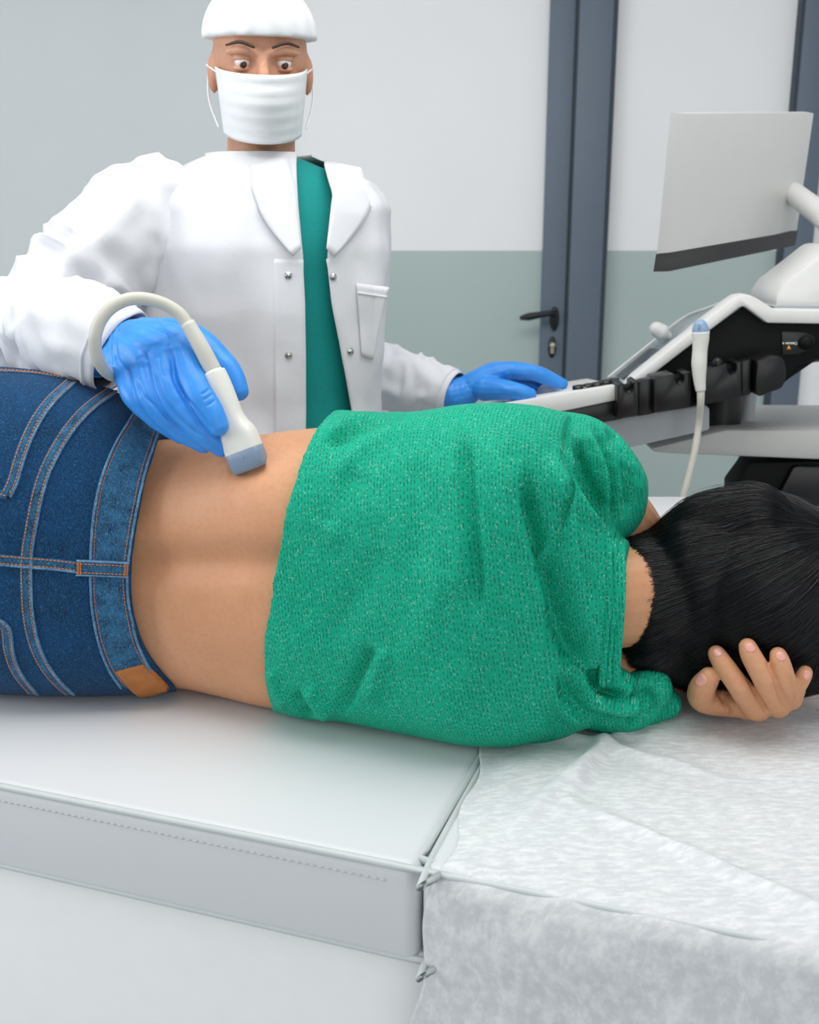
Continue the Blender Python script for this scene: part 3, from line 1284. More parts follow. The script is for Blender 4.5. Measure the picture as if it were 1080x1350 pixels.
dz = np.array([.55, .75, .95, 1.05, 1.15, 1.25, 1.32, 1.37, 1.405, 1.425, 1.44])
dhw = lin([(.55, .205), (.85, .195), (1.05, .180), (1.2, .190), (1.3, .200), (1.36, .196), (1.40, .165), (1.425, .115), (1.44, .075)])
dhd = lin([(.55, .135), (.85, .130), (1.05, .118), (1.2, .128), (1.3, .122), (1.36, .108), (1.40, .092), (1.44, .062)])
dcy = lin([(.55, .0), (1.3, .0), (1.44, .02)])

# body: trunk, neck, head with face, arms to the wrists
bp = []
zz = np.linspace(.80, 1.44, 26)
bp.append(loft(np.array([dsec(z, dhw(z) - .022, dhd(z) - .022, dcy(z), M=60) for z in zz])))
HD = DC + np.array([.012, -.010, 1.570])
_hp, _hy = math.radians(14), math.radians(10)
HR = np.array(Matrix.Rotation(_hy, 3, 'Z') @ Matrix.Rotation(_hp, 3, 'X'))


def Hq(x, y, z):
    return HD + HR @ np.array([x, y, z])



bp.append(tube([DC + np.array([0, .025, 1.38]), DC + np.array([.004, .02, 1.45]), Hq(0, .02, -.04)], [.062, .055, .058], 20, 14))
bp.append(ellipsoid(Hq(0, .018, .025), (.074, .094, .098), HR))
bp.append(ellipsoid(Hq(0, -.022, -.028), (.060, .066, .082), HR))
bp.append(ellipsoid(Hq(0, -.045, -.088), (.030, .030, .022), HR))
bp.append(tube([Hq(0, -.082, .018), Hq(0, -.098, -.012), Hq(0, -.088, -.024)], [.008, .0115, .010], 10, 8))
bp.append(tube([Hq(-.02, -.076, -.052), Hq(0, -.084, -.052), Hq(.02, -.076, -.052)], [.005, .008, .005], 10, 8))
for sg in (-1, 1):
    bp.append(ellipsoid(Hq(sg * .074, .018, -.01), (.010, .018, .031), HR))
    bp.append(tube([Hq(sg * .012, -.080, .032), Hq(sg * .032, -.078, .036), Hq(sg * .052, -.064, .030)], [.006, .009, .006], 10, 8))
# arm paths (joint positions)
R_SH = DC + np.array([-.165, .01, 1.335])
R_EL = PY(32, 450, 1.63)
R_WR = PY(140, 458, 1.415)
L_SH = DC + np.array([.112, .06, 1.325])
L_EL = PY(452, 484, 2.03)
L_WR = PY(607, 519, 1.93)
bp.append(tube([R_SH, (R_SH + R_EL) / 2, R_EL], [.050, .042, .037], 18, 14))
bp.append(tube([R_EL, (R_EL + R_WR) / 2, R_WR], [.037, .034, .0285], 18, 14))
bp.append(tube([L_SH, (L_SH + L_EL) / 2 + np.array([0, .02, 0]), L_EL], [.050, .042, .036], 18, 14))
bp.append(tube([L_EL, (L_EL + L_WR) / 2, L_WR], [.036, .033, .0285], 18, 14))
for sg in (-1, 1):     # legs hidden by the couch
    bp.append(tube([DC + np.array([sg * .085, 0, .84]), DC + np.array([sg * .085, -.005, .48]), DC + np.array([sg * .085, .01, .09])], [.085, .058, .042], 18, 18))
V, Fc, N = union(bp, .005, 5, .5)
dbody = mobj('body', V, Fc, MAT['skin_doc'], doc)
# trousers and shoes
tp = [loft(np.array([dsec(z, .165, .11, 0, M=48) for z in (.80, .88, .98, 1.0)]))]
for sg in (-1, 1):
    tp.append(tube([DC + np.array([sg * .085, 0, .84]), DC + np.array([sg * .087, -.005, .48]), DC + np.array([sg * .088, .008, .11])], [.096, .076, .066], 20, 20))
V, Fc, N = union(tp, .007, 4)
mobj('trousers', V, Fc, MAT['scrub'], doc)
for sg in (-1, 1):
    V, Fc, N = union([ellipsoid(DC + np.array([sg * .09, -.045, .035]), (.045, .13, .034)), ellipsoid(DC + np.array([sg * .09, .03, .06]), (.042, .055, .055)), rbox(DC + np.array([sg * .09 - .042, -.165, .0]), DC + np.array([sg * .09 + .042, .075, .022]), .008)], .005, 4)
    V[:, 2] = np.maximum(V[:, 2], .001)
    mobj('shoe', V, Fc, MAT['laminate'], doc)

# face: eyes, brows, mask and cap
for sg in (-1, 1):
    e = Hq(sg * .031, -.068, .018)
    V, Fc = ellipsoid(e, (.0120, .0120, .0110), HR, 16, 10)
    lid = ellipsoid(Hq(sg * .031, -.0665, .0235), (.0150, .0135, .0085), HR, 16, 10)
    low = ellipsoid(Hq(sg * .031, -.0665, .0085), (.0145, .0130, .0060), HR, 16, 10)
    mobj('eyelid', *lid, MAT['skin_doc'], doc)
    mobj('eyelid', *low, MAT['skin_doc'], doc)
    eye = mobj('eye', V, Fc, MAT['eye_white'], doc)
    V, Fc = ellipsoid(e + HR @ np.array([.001, -.0102, -.003]), (.0056, .003, .0056), None, 14, 8)
    mobj('iris', V, Fc, MAT['iris'], eye)
    V, Fc = tube([Hq(sg * .014, -.0885, .040), Hq(sg * .034, -.086, .0465), Hq(sg * .054, -.070, .040)], [.002, .003, .0015], 8, 10)
    mobj('eyebrow', V, Fc, MAT['brow'], doc)
th = np.linspace(-1.35, 1.35, 41)
rows = []
for i, u in enumerate(np.linspace(0, 1, 22)):
    z = .004 - .100 * u
    pro = .131 - .012 * abs(u - .35) * 2 - .022 * max(0, u - .55)
    rows.append([Hq(math.sin(t) * (.072 - .010 * u), .012 - math.cos(t) * pro * (1 if abs(t) < 2 else .5) - .0015 * math.sin(u * 34) * math.cos(t), z) for t in th])
V, Fc = loft(np.array(rows), cap=False, closed=False)
mask = mobj('face_mask', V, Fc, MAT['mask'], doc)
mk = mask.modifiers.new('t', 'SOLIDIFY')
mk.thickness = .0015
for sg in (-1, 1):
    for zz0 in (-.004, -.085):
        V, Fc = tube([Hq(sg * .070, -.012, zz0), Hq(sg * .083, .018, zz0 * .6 + .004), Hq(sg * .081, .040, .0)], [.0016] * 3, 6, 12)
        mobj('ear_loop', V, Fc, MAT['mask'], mask)
cap = []
nn_ = 48
for i in range(22):
    a = i / 21 * PI / 2
    t = np.linspace(0, 2 * PI, nn_, endpoint=False)
    pl = 1 + .022 * np.sin(t * 17) * math.cos(a) ** .5
    r = math.cos(a) if i < 21 else .02
    x = np.sin(t) * .090 * r * pl
    y = -np.cos(t) * .112 * r * pl + .022
    z = .040 + .088 * math.sin(a) + .016 * np.cos(t) * r
    cap.append(HD + np.column_stack([x, y, z]) @ HR.T)
V, Fc = loft(np.array(cap))
V, Fc, N = union([(V, Fc)], .004, 3)
mobj('surgical_cap', V, Fc, MAT['mask'], doc)

# teal top under the coat
zz = np.linspace(.70, 1.438, 40)
V, Fc = loft(np.array([dsec(z, dhw(z) - .012, dhd(z) - .008, dcy(z)) for z in zz]))
V = np.array(V)
V[:, 1] += vnoise(V, 14, 2) * .003
mobj('scrub_top', V, Fc, MAT['scrub'], doc)

# open coat
def x_at(px, py, off):
    """angle of the section whose front lies under the pixel"""
    for y0 in [1.66]:
        r = ray(px, py)
        Y = DC[1] - .13
        for _ in range(4):
            t = Y / r[1]
            z = CAMZ + r[2] * t
            x = r[0] * t - DC[0]
            hw, hd_ = dhw(z) + off, dhd(z) + off
            Y = DC[1] + dcy(z) - hd_ * max(.05, 1 - min(.98, abs(x / hw)) ** 2.3) ** (1 / 2.3)
        return x, z


def edge_fn(pts, off):
    q = sorted([x_at(px, py, off)[::-1] for px, py in pts])
    zs, xs = zip(*q)
    return lambda z: np.interp(z, zs, xs)


eR = edge_fn([(399, 338), (402, 400), (403, 470), (403, 560), (403, 640)], .012)      # picture-left front edge
eL = edge_fn([(430, 338), (437, 400), (447, 450), (456, 500), (464, 545), (475, 640)], .012)
eR2 = lambda z: eR(min(z, 1.27)) - max(0, z - 1.29) * .10
eL2 = lambda z: eL(min(z, 1.27)) + max(0, z - 1.29) * .10
zz = np.concatenate([np.linspace(.50, 1.36, 110), np.linspace(1.366, 1.445, 18)])
nth = 150
rows = []
for z in zz:
    hw, hd_ = dhw(z) + .012, dhd(z) + .012
    a0 = math.asin(min(.99, abs(eL2(z) / hw)) ** (2.3 / 2)) * np.sign(eL2(z))
    a1 = 2 * PI + math.asin(min(.99, abs(eR2(z) / hw)) ** (2.3 / 2)) * np.sign(eR2(z))
    th = np.linspace(a0, a1, nth)
    s, c = np.sin(th), np.cos(th)
    x = hw * np.sign(s) * np.abs(s) ** (2 / 2.3)
    y = -hd_ * np.sign(c) * np.abs(c) ** (2 / 2.3) + dcy(z)
    rows.append(np.column_stack([DC[0] + x, DC[1] + y, np.full(nth, z)]))
R = np.array(rows)
# soft hanging folds
nrm = R - np.stack([np.full(R.shape[:2], DC[0]), np.full(R.shape[:2], DC[1]), R[..., 2]], -1)
nrm /= np.linalg.norm(nrm, axis=-1, keepdims=True)
q = R * np.array([1, 1, .30])
w = vnoise(q, 15, 3) * .014 + vnoise(R * np.array([1, 1, .6]), 34, 6) * .004
fade = np.clip(np.minimum(np.arange(nth), np.arange(nth)[::-1]) / 10, .15, 1)[None, :]
R = R + nrm * (w * fade)[..., None]
V, Fc = loft(R, cap=False, closed=False)
coat = mobj('coat', V, Fc, MAT['coat'], doc)
sm = coat.modifiers.new('t', 'SOLIDIFY')
sm.thickness = .0022
sm.offset = 1
coat_surf = Surf(V, Fc)
# front facing bands, snaps, pocket
for poly, wd in (([(381, 342), (381, 400), (381, 460), (381, 520), (381, 640)], .0495), ([(437, 340), (447, 400), (457, 450), (467, 500), (480, 580)], .020)):
    P, N = coat_surf.path(poly, 6.0, .001)
    if len(P) > 4:
        V, Fc = strip(P, N, wd * .9, .0012)
        mobj('front_band', V, Fc, MAT['coat'], coat)
for x, y in ((380, 363), (380.5, 468), (438.5, 365), (461, 463)):
    h = coat_surf.hit(x, y)
    if h is None:
        continue
    n = h[1] if h[1][1] < 0 else -h[1]
    c = h[0] + n * .0035
    V, Fc = join([tube([c, c + n * .0012], [.0060, .0052], 18, caps=False), tube([c + n * .001, c + n * .0022], [.0034, .0026], 14, caps=False)])
    mobj('snap_button', V, Fc, MAT['chrome'], coat)
# breast pocket on the far panel, gaping at its upper edge
pk = []
for v in np.linspace(0, 1, 16):
    row = []
    for u in np.linspace(0, 1, 14):
        xl_, xr_ = 468 + 7 * v, 507 - 16 * v
        px, py = xl_ + (xr_ - xl_) * u, 373 + 5 * u + 96 * v
        h = coat_surf.hit(min(px, 489), py)
        if h is None:
            h = (PY(px, py, 1.74), np.array([0, -1, 0]))
        p = h[0].copy()
        if px > 489:
            p = PY(px, py, p[1])
        n = np.array([.5, -.85, 0])
        row.append(p + n * (.004 + .012 * u * (1 - v) ** 2))
    pk.append(row)
V, Fc = loft(np.array(pk), cap=False, closed=False)
po = mobj('breast_pocket', V, Fc, MAT['coat'], coat)
sm = po.modifiers.new('t', 'SOLIDIFY')
sm.thickness = .002
P = np.array(pk[2])
V, Fc = strip(np.array([p + np.array([.001, -.002, 0]) for p in P]), np.tile(np.array([.3, -.95, 0]), (len(P), 1)), .003, .0012)
mobj('pocket_hem', V, Fc, MAT['coat'], po)
# collar and lapels near the neck
for sg in (-1, 1):
    rows = []
    for u in np.linspace(0, 1, 18):
        z = 1.30 + .135 * u
        xin = (eL2(z) if sg > 0 else eR2(z)) * (1 - .45 * max(0, u - .6))
        wdt = .012 + .050 * math.sin(min(1, u * 1.15) * PI * .62)
        row = []
        for v in np.linspace(0, 1, 8):
            x = xin + sg * wdt * v
            hw, hd_ = dhw(z) + .022, dhd(z) + .022
            y = DC[1] + dcy(z) - hd_ * max(.02, 1 - min(.98, abs(x / hw)) ** 2.3) ** (1 / 2.3) - .004
            row.append([DC[0] + x, y, z - .012 * v])
        rows.append(row)
    V, Fc = loft(np.array(rows), cap=False, closed=False)
    lp = mobj('lapel', V, Fc, MAT['coat'], coat)
    sm = lp.modifiers.new('t', 'SOLIDIFY')
    sm.thickness = .003


# sleeves: wrinkled tubes with turned open cuffs
def sleeve(P, Rr, wr, seed, n=90, seg=56):
    Q = catmull(np.column_stack([np.array(P), np.array(Rr)]), n)
    P, Rr = Q[:, :3], Q[:, 3]
    T = np.gradient(P, axis=0)
    T /= np.linalg.norm(T, axis=1)[:, None]
    u = np.array([0, 0, 1.0])
    rings = []
    t = np.linspace(0, 2 * PI, seg, endpoint=False)
    L = np.concatenate([[0], np.cumsum(np.linalg.norm(np.diff(P, axis=0), axis=1))])
    for i in range(n):
        u = u - T[i] * u.dot(T[i])
        u /= np.linalg.norm(u)
        v = np.cross(T[i], u)
        a = np.column_stack([np.cos(t) * .06, np.sin(t) * .06, np.full(seg, L[i])])
        f = vnoise(a * np.array([1, 1, 1.7]) + np.array([0, 0, 1]) * (np.cos(t) * .04)[:, None], 24, seed)
        f2 = vnoise(a, 60, seed + 3)
        f = 1 - np.abs(f) * 2.0
        k = min(1, (n - 1 - i) / 12.0) * .9 + .1
        rr = Rr[i] + (f * wr + f2 * wr * .25) * k
        rings.append(P[i] + (np.cos(t)[:, None] * u + np.sin(t)[:, None] * v) * rr[:, None])
    return np.array(rings)


def sleeve_obj(rings):
    V, Fc = loft(rings, cap=False)
    o = mobj('sleeve', V, Fc, MAT['coat'], coat)
    s1 = o.modifiers.new('t', 'SOLIDIFY')
    s1.thickness = .0025
    s1.offset = -1
    return o


def cuff_hem(o, rings):
    r = rings[-3]
    V, Fc = tube(np.vstack([r, r[:2]]), [.0022] * (len(r) + 2), 6, caps=False)
    mobj('cuff_hem', V, Fc, MAT['coat'], o)


SR = sleeve([R_SH + np.array([.02, 0, .025]), PY(150, 318, 1.72), PY(92, 388, 1.67), PY(36, 448, 1.62), PY(78, 446, 1.52), PY(110, 446, 1.415), PY(140, 454, 1.380), PY(160, 465, 1.372)],
            [.080, .084, .080, .078, .074, .066, .060, .058], .014, 2)
o = sleeve_obj(SR)
cuff_hem(o, SR)
SL = sleeve([L_SH + np.array([-.015, 0, .02]), L_SH * .5 + L_EL * .5 + np.array([-.005, .02, 0]), L_EL, L_EL * .66 + L_WR * .34, L_EL * .3 + L_WR * .7, PY(600, 521, 1.93)],
            [.070, .072, .072, .060, .050, .043], .008, 5)
o = sleeve_obj(SL)
cuff_hem(o, SL)


# gloves: one closed surface each, five separate fingers
def glove(parts, name, folds_=()):
    V, Fc, N = union(parts, .0012, 8, .5)
    V = folds(V, N, folds_)
    V = V + N * (vnoise(V, 90, 4) * .0006)[:, None]
    return mobj(name, V, Fc, MAT['glove'], doc), V, Fc


h = skin_surf.hit(326, 612)
PC = h[0] if h is not None else PY(326, 612, 1.3)     # where the probe meets the skin
PYc = PC[1]
print('probe Y', PYc, PC)


def gp(x, y, dy):
    return PY(x, y, PYc + dy)


gpz = []
WRg = gp(158, 452, .115)
kn = {'index': gp(236, 452, .050), 'middle': gp(213, 462, .040), 'ring': gp(189, 478, .040), 'pinky': gp(170, 497, .050)}
fg = {
    'index': ([kn['index'], gp(257, 508, .008), gp(280, 548, -.010), gp(287, 561, -.014)], [.0200, .0195, .0160, .0130]),
    'middle': ([kn['middle'], gp(226, 524, .002), gp(263, 568, -.004), gp(291, 590, .000)], [.0190, .0165, .0140, .0115]),
    'ring': ([kn['ring'], gp(200, 528, .008), gp(236, 566, .006), gp(268, 586, .008)], [.0175, .0155, .0135, .0110]),
    'pinky': ([kn['pinky'], gp(178, 524, .022), gp(208, 553, .018), gp(238, 574, .018)], [.0170, .0145, .0125, .0105]),
}
for k, (P, R_) in fg.items():
    gpz.append(tube(P, R_, 16, 30))
    gpz.append(tube([WRg, WRg * .45 + P[0] * .55 + np.array([0, -.004, .004]), P[0]], [.029, .026, R_[0] * 1.06], 16, 16))
gpz.append(tube([gp(190, 445, .10), gp(250, 447, .075), gp(297, 484, .050), gp(315, 515, .036)], [.026, .021, .0165, .0125], 16, 30))   # thumb beyond the probe
gpz.append(tube([gp(205, 455, .085), gp(235, 470, .07)], [.026, .022], 16, 8))
gpz.append(tube([gp(128, 458, .122), gp(141, 457, .118), gp(160, 452, .110)], [.037, .035, .031], 20, 8, caps=True))
gfold = [
    ([(226, 462), (228, 480), (231, 501), (244, 524), (264, 547), (286, 576)], -.0030, 2.6),
    ([(203, 478), (206, 494), (211, 514), (227, 541), (252, 565), (275, 580)], -.0028, 2.6),
    ([(179, 492), (182, 504), (189, 520), (211, 541), (234, 563), (250, 574)], -.0026, 2.6),
    ([(150, 428), (144, 455), (148, 486)], -.0022, 2.6), ([(158, 426), (152, 452), (155, 480)], -.0018, 2.4), ([(141, 440), (139, 460), (143, 482)], -.0016, 2.4),
    ([(176, 446), (184, 466), (186, 486)], .0028, 13), ([(216, 426), (226, 446), (230, 466)], .0028, 13), ([(200, 452), (203, 476)], -.0016, 9),
    ([(186, 474), (190, 492), (194, 512)], -.0010, 1.8), ([(211, 464), (211, 482), (216, 500)], -.0008, 1.8),
    ([(267, 528), (274, 524), (281, 519)], -.0011, 1.6), ([(264, 521), (271, 517), (277, 512)], -.0011, 1.6), ([(271, 536), (278, 532), (284, 527)], -.0010, 1.6),
]
g1, V, Fc = glove(gpz, 'glove', gfold)
r = catmull(np.array([gp(130, 458, .121) + .0372 * (math.cos(a) * np.array([0, 0, 1.0]) + math.sin(a) * np.array([.55, .83, 0])) for a in np.linspace(0, 2 * PI, 24)]), 60)
V, Fc = tube(r, [.0018] * 60, 8, caps=False)
mobj('rolled_rim', V, Fc, MAT['glove'], g1)


def lp_(x, y, Y):
    return PY(x, y, Y)


lg = []
LW = lp_(612, 516, 1.93)
fl_ = {
    'index': ([lp_(672, 488, 1.925), lp_(702, 491, 1.93), lp_(725, 500, 1.93), lp_(737, 506, 1.93)], [.0165, .0150, .0130, .0100]),
    'middle': ([lp_(674, 489, 1.955), lp_(706, 492, 1.965), lp_(728, 500, 1.97), lp_(742, 506, 1.97)], [.0160, .0150, .0125, .0100]),
    'ring': ([lp_(670, 493, 1.985), lp_(700, 497, 2.0), lp_(718, 505, 2.0), lp_(728, 510, 2.0)], [.0155, .0140, .0120, .0095]),
    'pinky': ([lp_(664, 498, 2.01), lp_(688, 502, 2.03), lp_(702, 509, 2.03), lp_(710, 513, 2.03)], [.0140, .0125, .0110, .0090]),
}
for k, (P, R_) in fl_.items():
    lg.append(tube(P, R_, 14, 24))
    lg.append(tube([LW, LW * .4 + P[0] * .6 + np.array([0, 0, .006]), P[0]], [.027, .023, R_[0]], 14, 14))
lg.append(tube([lp_(640, 512, 1.91), lp_(668, 514, 1.885), lp_(688, 518, 1.88), lp_(699, 520, 1.88)], [.024, .0175, .0155, .0120], 14, 22))
lg.append(tube([lp_(596, 520, 1.92), lp_(614, 516, 1.93)], [.0295, .028], 18, 6))
lfold = [([(600, 505), (603, 518), (601, 530)], -.0016, 3), ([(607, 503), (610, 516), (609, 528)], -.0014, 3), ([(615, 503), (617, 514)], -.0010, 3),
         ([(668, 497), (690, 502), (712, 510)], -.0020, 4), ([(662, 490), (666, 502), (676, 508)], -.0016, 4)]
g2, V, Fc = glove(lg, 'glove', lfold)

# ------------------------------------------------------------------ probe held against the skin
probe = thing('ultrasound_probe', 'white ultrasound probe held in a blue glove against the bare lower back', 'probe', PC)


def pp(x, y, dy=0.0):
    return PY(x, y, PYc + dy)


# frame of the probe: tip centre to tail
tipc = pp(327, 607, -.006)
tail = pp(281, 488, .012)
ax_p = tail - tipc
Lp = np.linalg.norm(ax_p)
ax_p /= Lp
wid = np.array([.92, -.25, .30])                       # long side of the head
wid = wid - ax_p * wid.dot(ax_p)
wid /= np.linalg.norm(wid)
thk = np.cross(ax_p, wid)


def pring(t, a, b, p=3.0, M=48):
    th = np.linspace(0, 2 * PI, M, endpoint=False)
    c, s = np.cos(th), np.sin(th)
    return tipc + ax_p * t + np.outer(np.sign(c) * np.abs(c) ** (2 / p) * a, wid) + np.outer(np.sign(s) * np.abs(s) ** (2 / p) * b, thk)


prof = [(.0125, .0225, .0145, 4), (.016, .0226, .0146, 4), (.030, .0222, .0145, 4), (.038, .0205, .0142, 3.4), (.047, .0168, .0138, 2.8), (.058, .0148, .0138, 2.4), (.075, .0150, .0142, 2.3), (.095, .0150, .0140, 2.2), (.112, .0135, .0128, 2.1), (Lp - .004, .0112, .0112, 2), (Lp, .0106, .0106, 2)]
Q = catmull(np.array(prof), 60)
V, Fc = loft(np.array([pring(*q) for q in Q]))
pb = mobj('housing', V, Fc, MAT['probe_white'], probe)
lens = [(-.012, .0195, .0095, 4), (-.010, .0212, .0120, 4), (-.004, .0222, .0142, 4), (.004, .0226, .0147, 4), (.0125, .0228, .0149, 4), (.0132, .0222, .0143, 4)]
V, Fc = loft(np.array([pring(*q) for q in lens]))
ln = sharp(mobj('lens_head', V, Fc, MAT['lens'], probe), 50)
c = tipc + ax_p * .004 + thk * .0148 * (1 if thk[1] < 0 else -1) + wid * .004
V, Fc = tube([c + np.array([.0022 * math.cos(a), 0, .0022 * math.sin(a)]) for a in np.linspace(0, 2 * PI, 20)], [.0003] * 20, 5, caps=False)
mobj('orientation_mark', V, Fc, MAT['lens_blue'], ln)
# strain relief and cable
V, Fc = tube([tail - ax_p * .002, pp(266, 459, .014), pp(247, 426, .02)], [.0105, .0098, .0088], 20, 16, caps=False)
mobj('strain_relief', V, Fc, MAT['cable'], probe)
cab = [pp(249, 430, .02), pp(236, 413, .02), pp(217, 401, .018), pp(192, 394, .012), pp(168, 395, .005), pp(146, 406, .0), pp(131, 425, -.005), pp(125, 450, -.005), pp(130, 475, .01), pp(143, 492, .045), pp(165, 502, .10),
       pp(180, 520, .20), PY(200, 600, PYc + .34)]
V, Fc = tube(cab, [.0076] * len(cab), 18, 120)
mobj('cable', V, Fc, MAT['cable'], probe)

# ------------------------------------------------------------------ ultrasound machine
MY = 1.86
base = PY(930, 700, 2.05)
mach = thing('ultrasound_machine', 'white and black ultrasound machine on a cart behind the couch, under the gloved hand', 'ultrasound machine', (base[0], 2.08, 0))


def mpx(name, poly, Y, dep, mat, parent=mach, r=.003, shift=(0, 0)):
    V, Fc = prism_px(poly, Y, dep, r, shift)
    return sharp(mobj(name, V, Fc, mat, parent), 30)


# control panel wedge
panel = mpx('control_panel', [(650, 541), (668, 531), (740, 519), (812, 507), (818, 510), (818, 527), (740, 543), (690, 549)], 1.86, .30, MAT['mach_white'], r=.004, shift=(0, -.030))
mpx('panel_inset', [(690, 527), (806, 506), (806, 508.5), (690, 530)], 1.885, .24, MAT['mach_black2'], panel, r=.0005, shift=(0, -.026))
V, Fc = ellipsoid(PY(724, 521, 1.96), (.024, .024, .024), None, 24, 14)
mobj('trackball', V, Fc, MAT['mach_grey'], panel)
for i, (x, y) in enumerate([(762, 505), (775, 503), (787, 501), (799, 498), (810, 496)]):
    c = PY(x, y + 6, 1.90 + .03 * (i % 2))
    n = np.array([-.15, 0, .98])
    V, Fc = tube([c - n * .01, c + n * .004], [.0105, .0098], 20, caps=False)
    mobj('knob', V, Fc, MAT['mach_black'], panel)
# black tray under the panel and probe rack
mpx('panel_tray', [(700, 549), (740, 542), (818, 527), (822, 553), (790, 558), (740, 562)], 1.865, .24, MAT['mach_black'], r=.004)
bar = mpx('rack_bar', [(815, 512), (905, 494), (1000, 474), (1028, 470), (1030, 505), (1000, 516), (905, 538), (815, 553)], 1.865, .035, MAT['mach_black2'], r=.003)


def cup(x0, x1, yt0, yt1, yb0, yb1, notch=None, Y=1.835, dep=.06):
    top = [(x0, yt0)]
    if notch:
        nx, nw, nd = notch
        yn = yt0 + (yt1 - yt0) * (nx - x0) / (x1 - x0)
        top += [(nx - nw, yn + .3), (nx - nw, yn + nd * .55), (nx - nw * .6, yn + nd * .88), (nx, yn + nd), (nx + nw * .6, yn + nd * .88), (nx + nw, yn + nd * .55), (nx + nw, yn - .3)]
    top += [(x1, yt1)]
    poly = top + [(x1, yb1), (x0, yb0)]
    return mpx('probe_cup', poly, Y, dep, MAT['mach_black'], mach, r=.0022)


cup(814, 842, 508, 502, 553, 548, (829, 6, 14))
cup(842, 860, 503, 499, 549, 546, None, 1.85, .03)
cup(862, 911, 499, 490, 545, 536, (896, 6, 14))
cup(921, 978, 489, 476, 535, 524, (965, 6, 15))
cup(978, 990, 477, 473, 523, 520, None, 1.85, .03)
V, Fc = prism_px(smooth_poly([(998, 476), (1018, 470), (1030, 471), (1036, 480), (1036, 498), (1031, 511), (1016, 517), (998, 520)], 40), 1.835, .06, .003)
sharp(mobj('probe_cup', V, Fc, MAT['mach_black'], mach), 30)
V, Fc = join([tube([PY(946, 482, 1.845), PY(946, 478, 1.845)], [.009, .009], 16, 4)])
mobj('rack_button', V, Fc, MAT['mach_black'], bar)

# upper housing: black side plate, white frame around it
hous = mpx('side_panel', [(850, 505), (868, 480), (982, 394), (1012, 418), (1100, 418), (1200, 418), (1200, 440), (1110, 452), (1078, 474), (1050, 482), (1036, 500), (1026, 515), (960, 510), (905, 512)], 1.93, .04, MAT['mach_black2'], r=.004)
mpx('frame_trim', [(826, 510), (838, 497), (962, 398), (974, 390), (987, 388), (998, 393), (1022, 408), (1080, 409), (1200, 410), (1200, 429), (1080, 427), (1012, 426), (982, 404), (976, 405), (852, 501), (846, 512)], 1.915, .05, MAT['mach_white'], r=.004)
mpx('rear_body', [(880, 512), (985, 424), (1012, 436), (1200, 436), (1200, 455), (1078, 474), (1040, 500), (1026, 512)], 1.965, .14, MAT['mach_black2'], r=.004, shift=(0, -.03))
mpx('port_recess', [(1031, 437), (1062, 438), (1073, 443), (1075, 452), (1068, 461), (1052, 467), (1032, 468)], 1.926, .01, MAT['mach_black'], hous, r=.001)
V, Fc = tube([PY(1063, 452, 1.925), PY(1063, 452, 1.918)], [.013, .012], 24, caps=False)
mobj('port_socket', V, Fc, MAT['mach_black2'], hous)
V, Fc = prism_px([(1040.5, 455.5), (1043.5, 460.5), (1037.5, 460.5)], 1.924, .002, 0)
mobj('warning_mark', V, Fc, MAT['orange'], hous)
mk_ = []
for x, w_ in ((1033, .8), (1037.5, 1.2), (1040.5, .9), (1043.5, 1.2), (1046.5, 1.3)):
    mk_.append(prism_px([(x - w_, 451.5), (x + w_, 451.5), (x + w_, 454), (x - w_, 454)], 1.924, .002, 0))
mk_.append(tube([PY(1049.5 + 1.6 * math.cos(a), 452.8 + 1.6 * math.sin(a), 1.9245) for a in np.linspace(0, 2 * PI, 14)], [.0006] * 14, 5, caps=False))
V, Fc = join(mk_)
mobj('printed_symbols', V, Fc, MAT['print_white'], hous)
# tilted touch screen behind the frame
def slab(name, near, far, Yn, Yf, mat, parent=mach, t=.006, lift=0.0):
    q = [PY(*near[0], Yn), PY(*near[1], Yn), PY(*far[1], Yf), PY(*far[0], Yf)]
    n = np.cross(q[1] - q[0], q[3] - q[0])
    n /= np.linalg.norm(n)
    if n[2] < 0:
        n = -n
    q = [p + n * lift for p in q]
    V, Fc = prism(q, [p - n * t for p in q], .0012, 2)
    return sharp(mobj(name, V, Fc, mat, parent), 30)


_n0, _n1, _f0 = PY(824, 508, 1.93), PY(978, 396, 1.93), PY(804, 497, 2.10)
_pn = np.cross(_n1 - _n0, _f0 - _n0)
_pn /= np.linalg.norm(_pn)
_pn = _pn if _pn[2] > 0 else -_pn


def on_glass(x, y):
    r = ray(x, y)
    o_ = np.array([0, 0, CAMZ])
    return o_ + r * (((_n0 - o_) @ _pn) / (r @ _pn))


q_ = [_n0, _n1] + [on_glass(x, y) for x, y in ((968, 393), (900, 420), (850, 459), (804, 497))]
V, Fc = prism(q_, [p - _pn * .010 for p in q_], .001, 2)
scr = sharp(mobj('touch_screen', V, Fc, MAT['screen'], mach), 30)
q_ = [on_glass(x, y) + _pn * .001 for x, y in ((829, 504), (885, 463), (856, 459), (812, 496))]
V, Fc = prism(q_, [p - _pn * .002 for p in q_], 0)
mobj('display', V, Fc, MAT['display'], scr)
V, Fc = tube([on_glass(x, y) for x, y in ((803, 497), (850, 459), (900, 420), (934, 406), (968, 393))], [.0028] * 5, 10, 50)
mobj('glass_edge', V, Fc, MAT['mach_white'], scr)
V, Fc = union([tube([PY(866, 434, 2.05), PY(874, 439, 2.05), PY(881, 443, 2.05)], [.0145, .0155, .008], 18, 10), tube([PY(870, 440, 2.05), PY(871, 447, 2.05)], [.010, .006], 14, 6)], .002, 3)[:2]
mobj('joystick', V, Fc, MAT['mach_white'], scr)

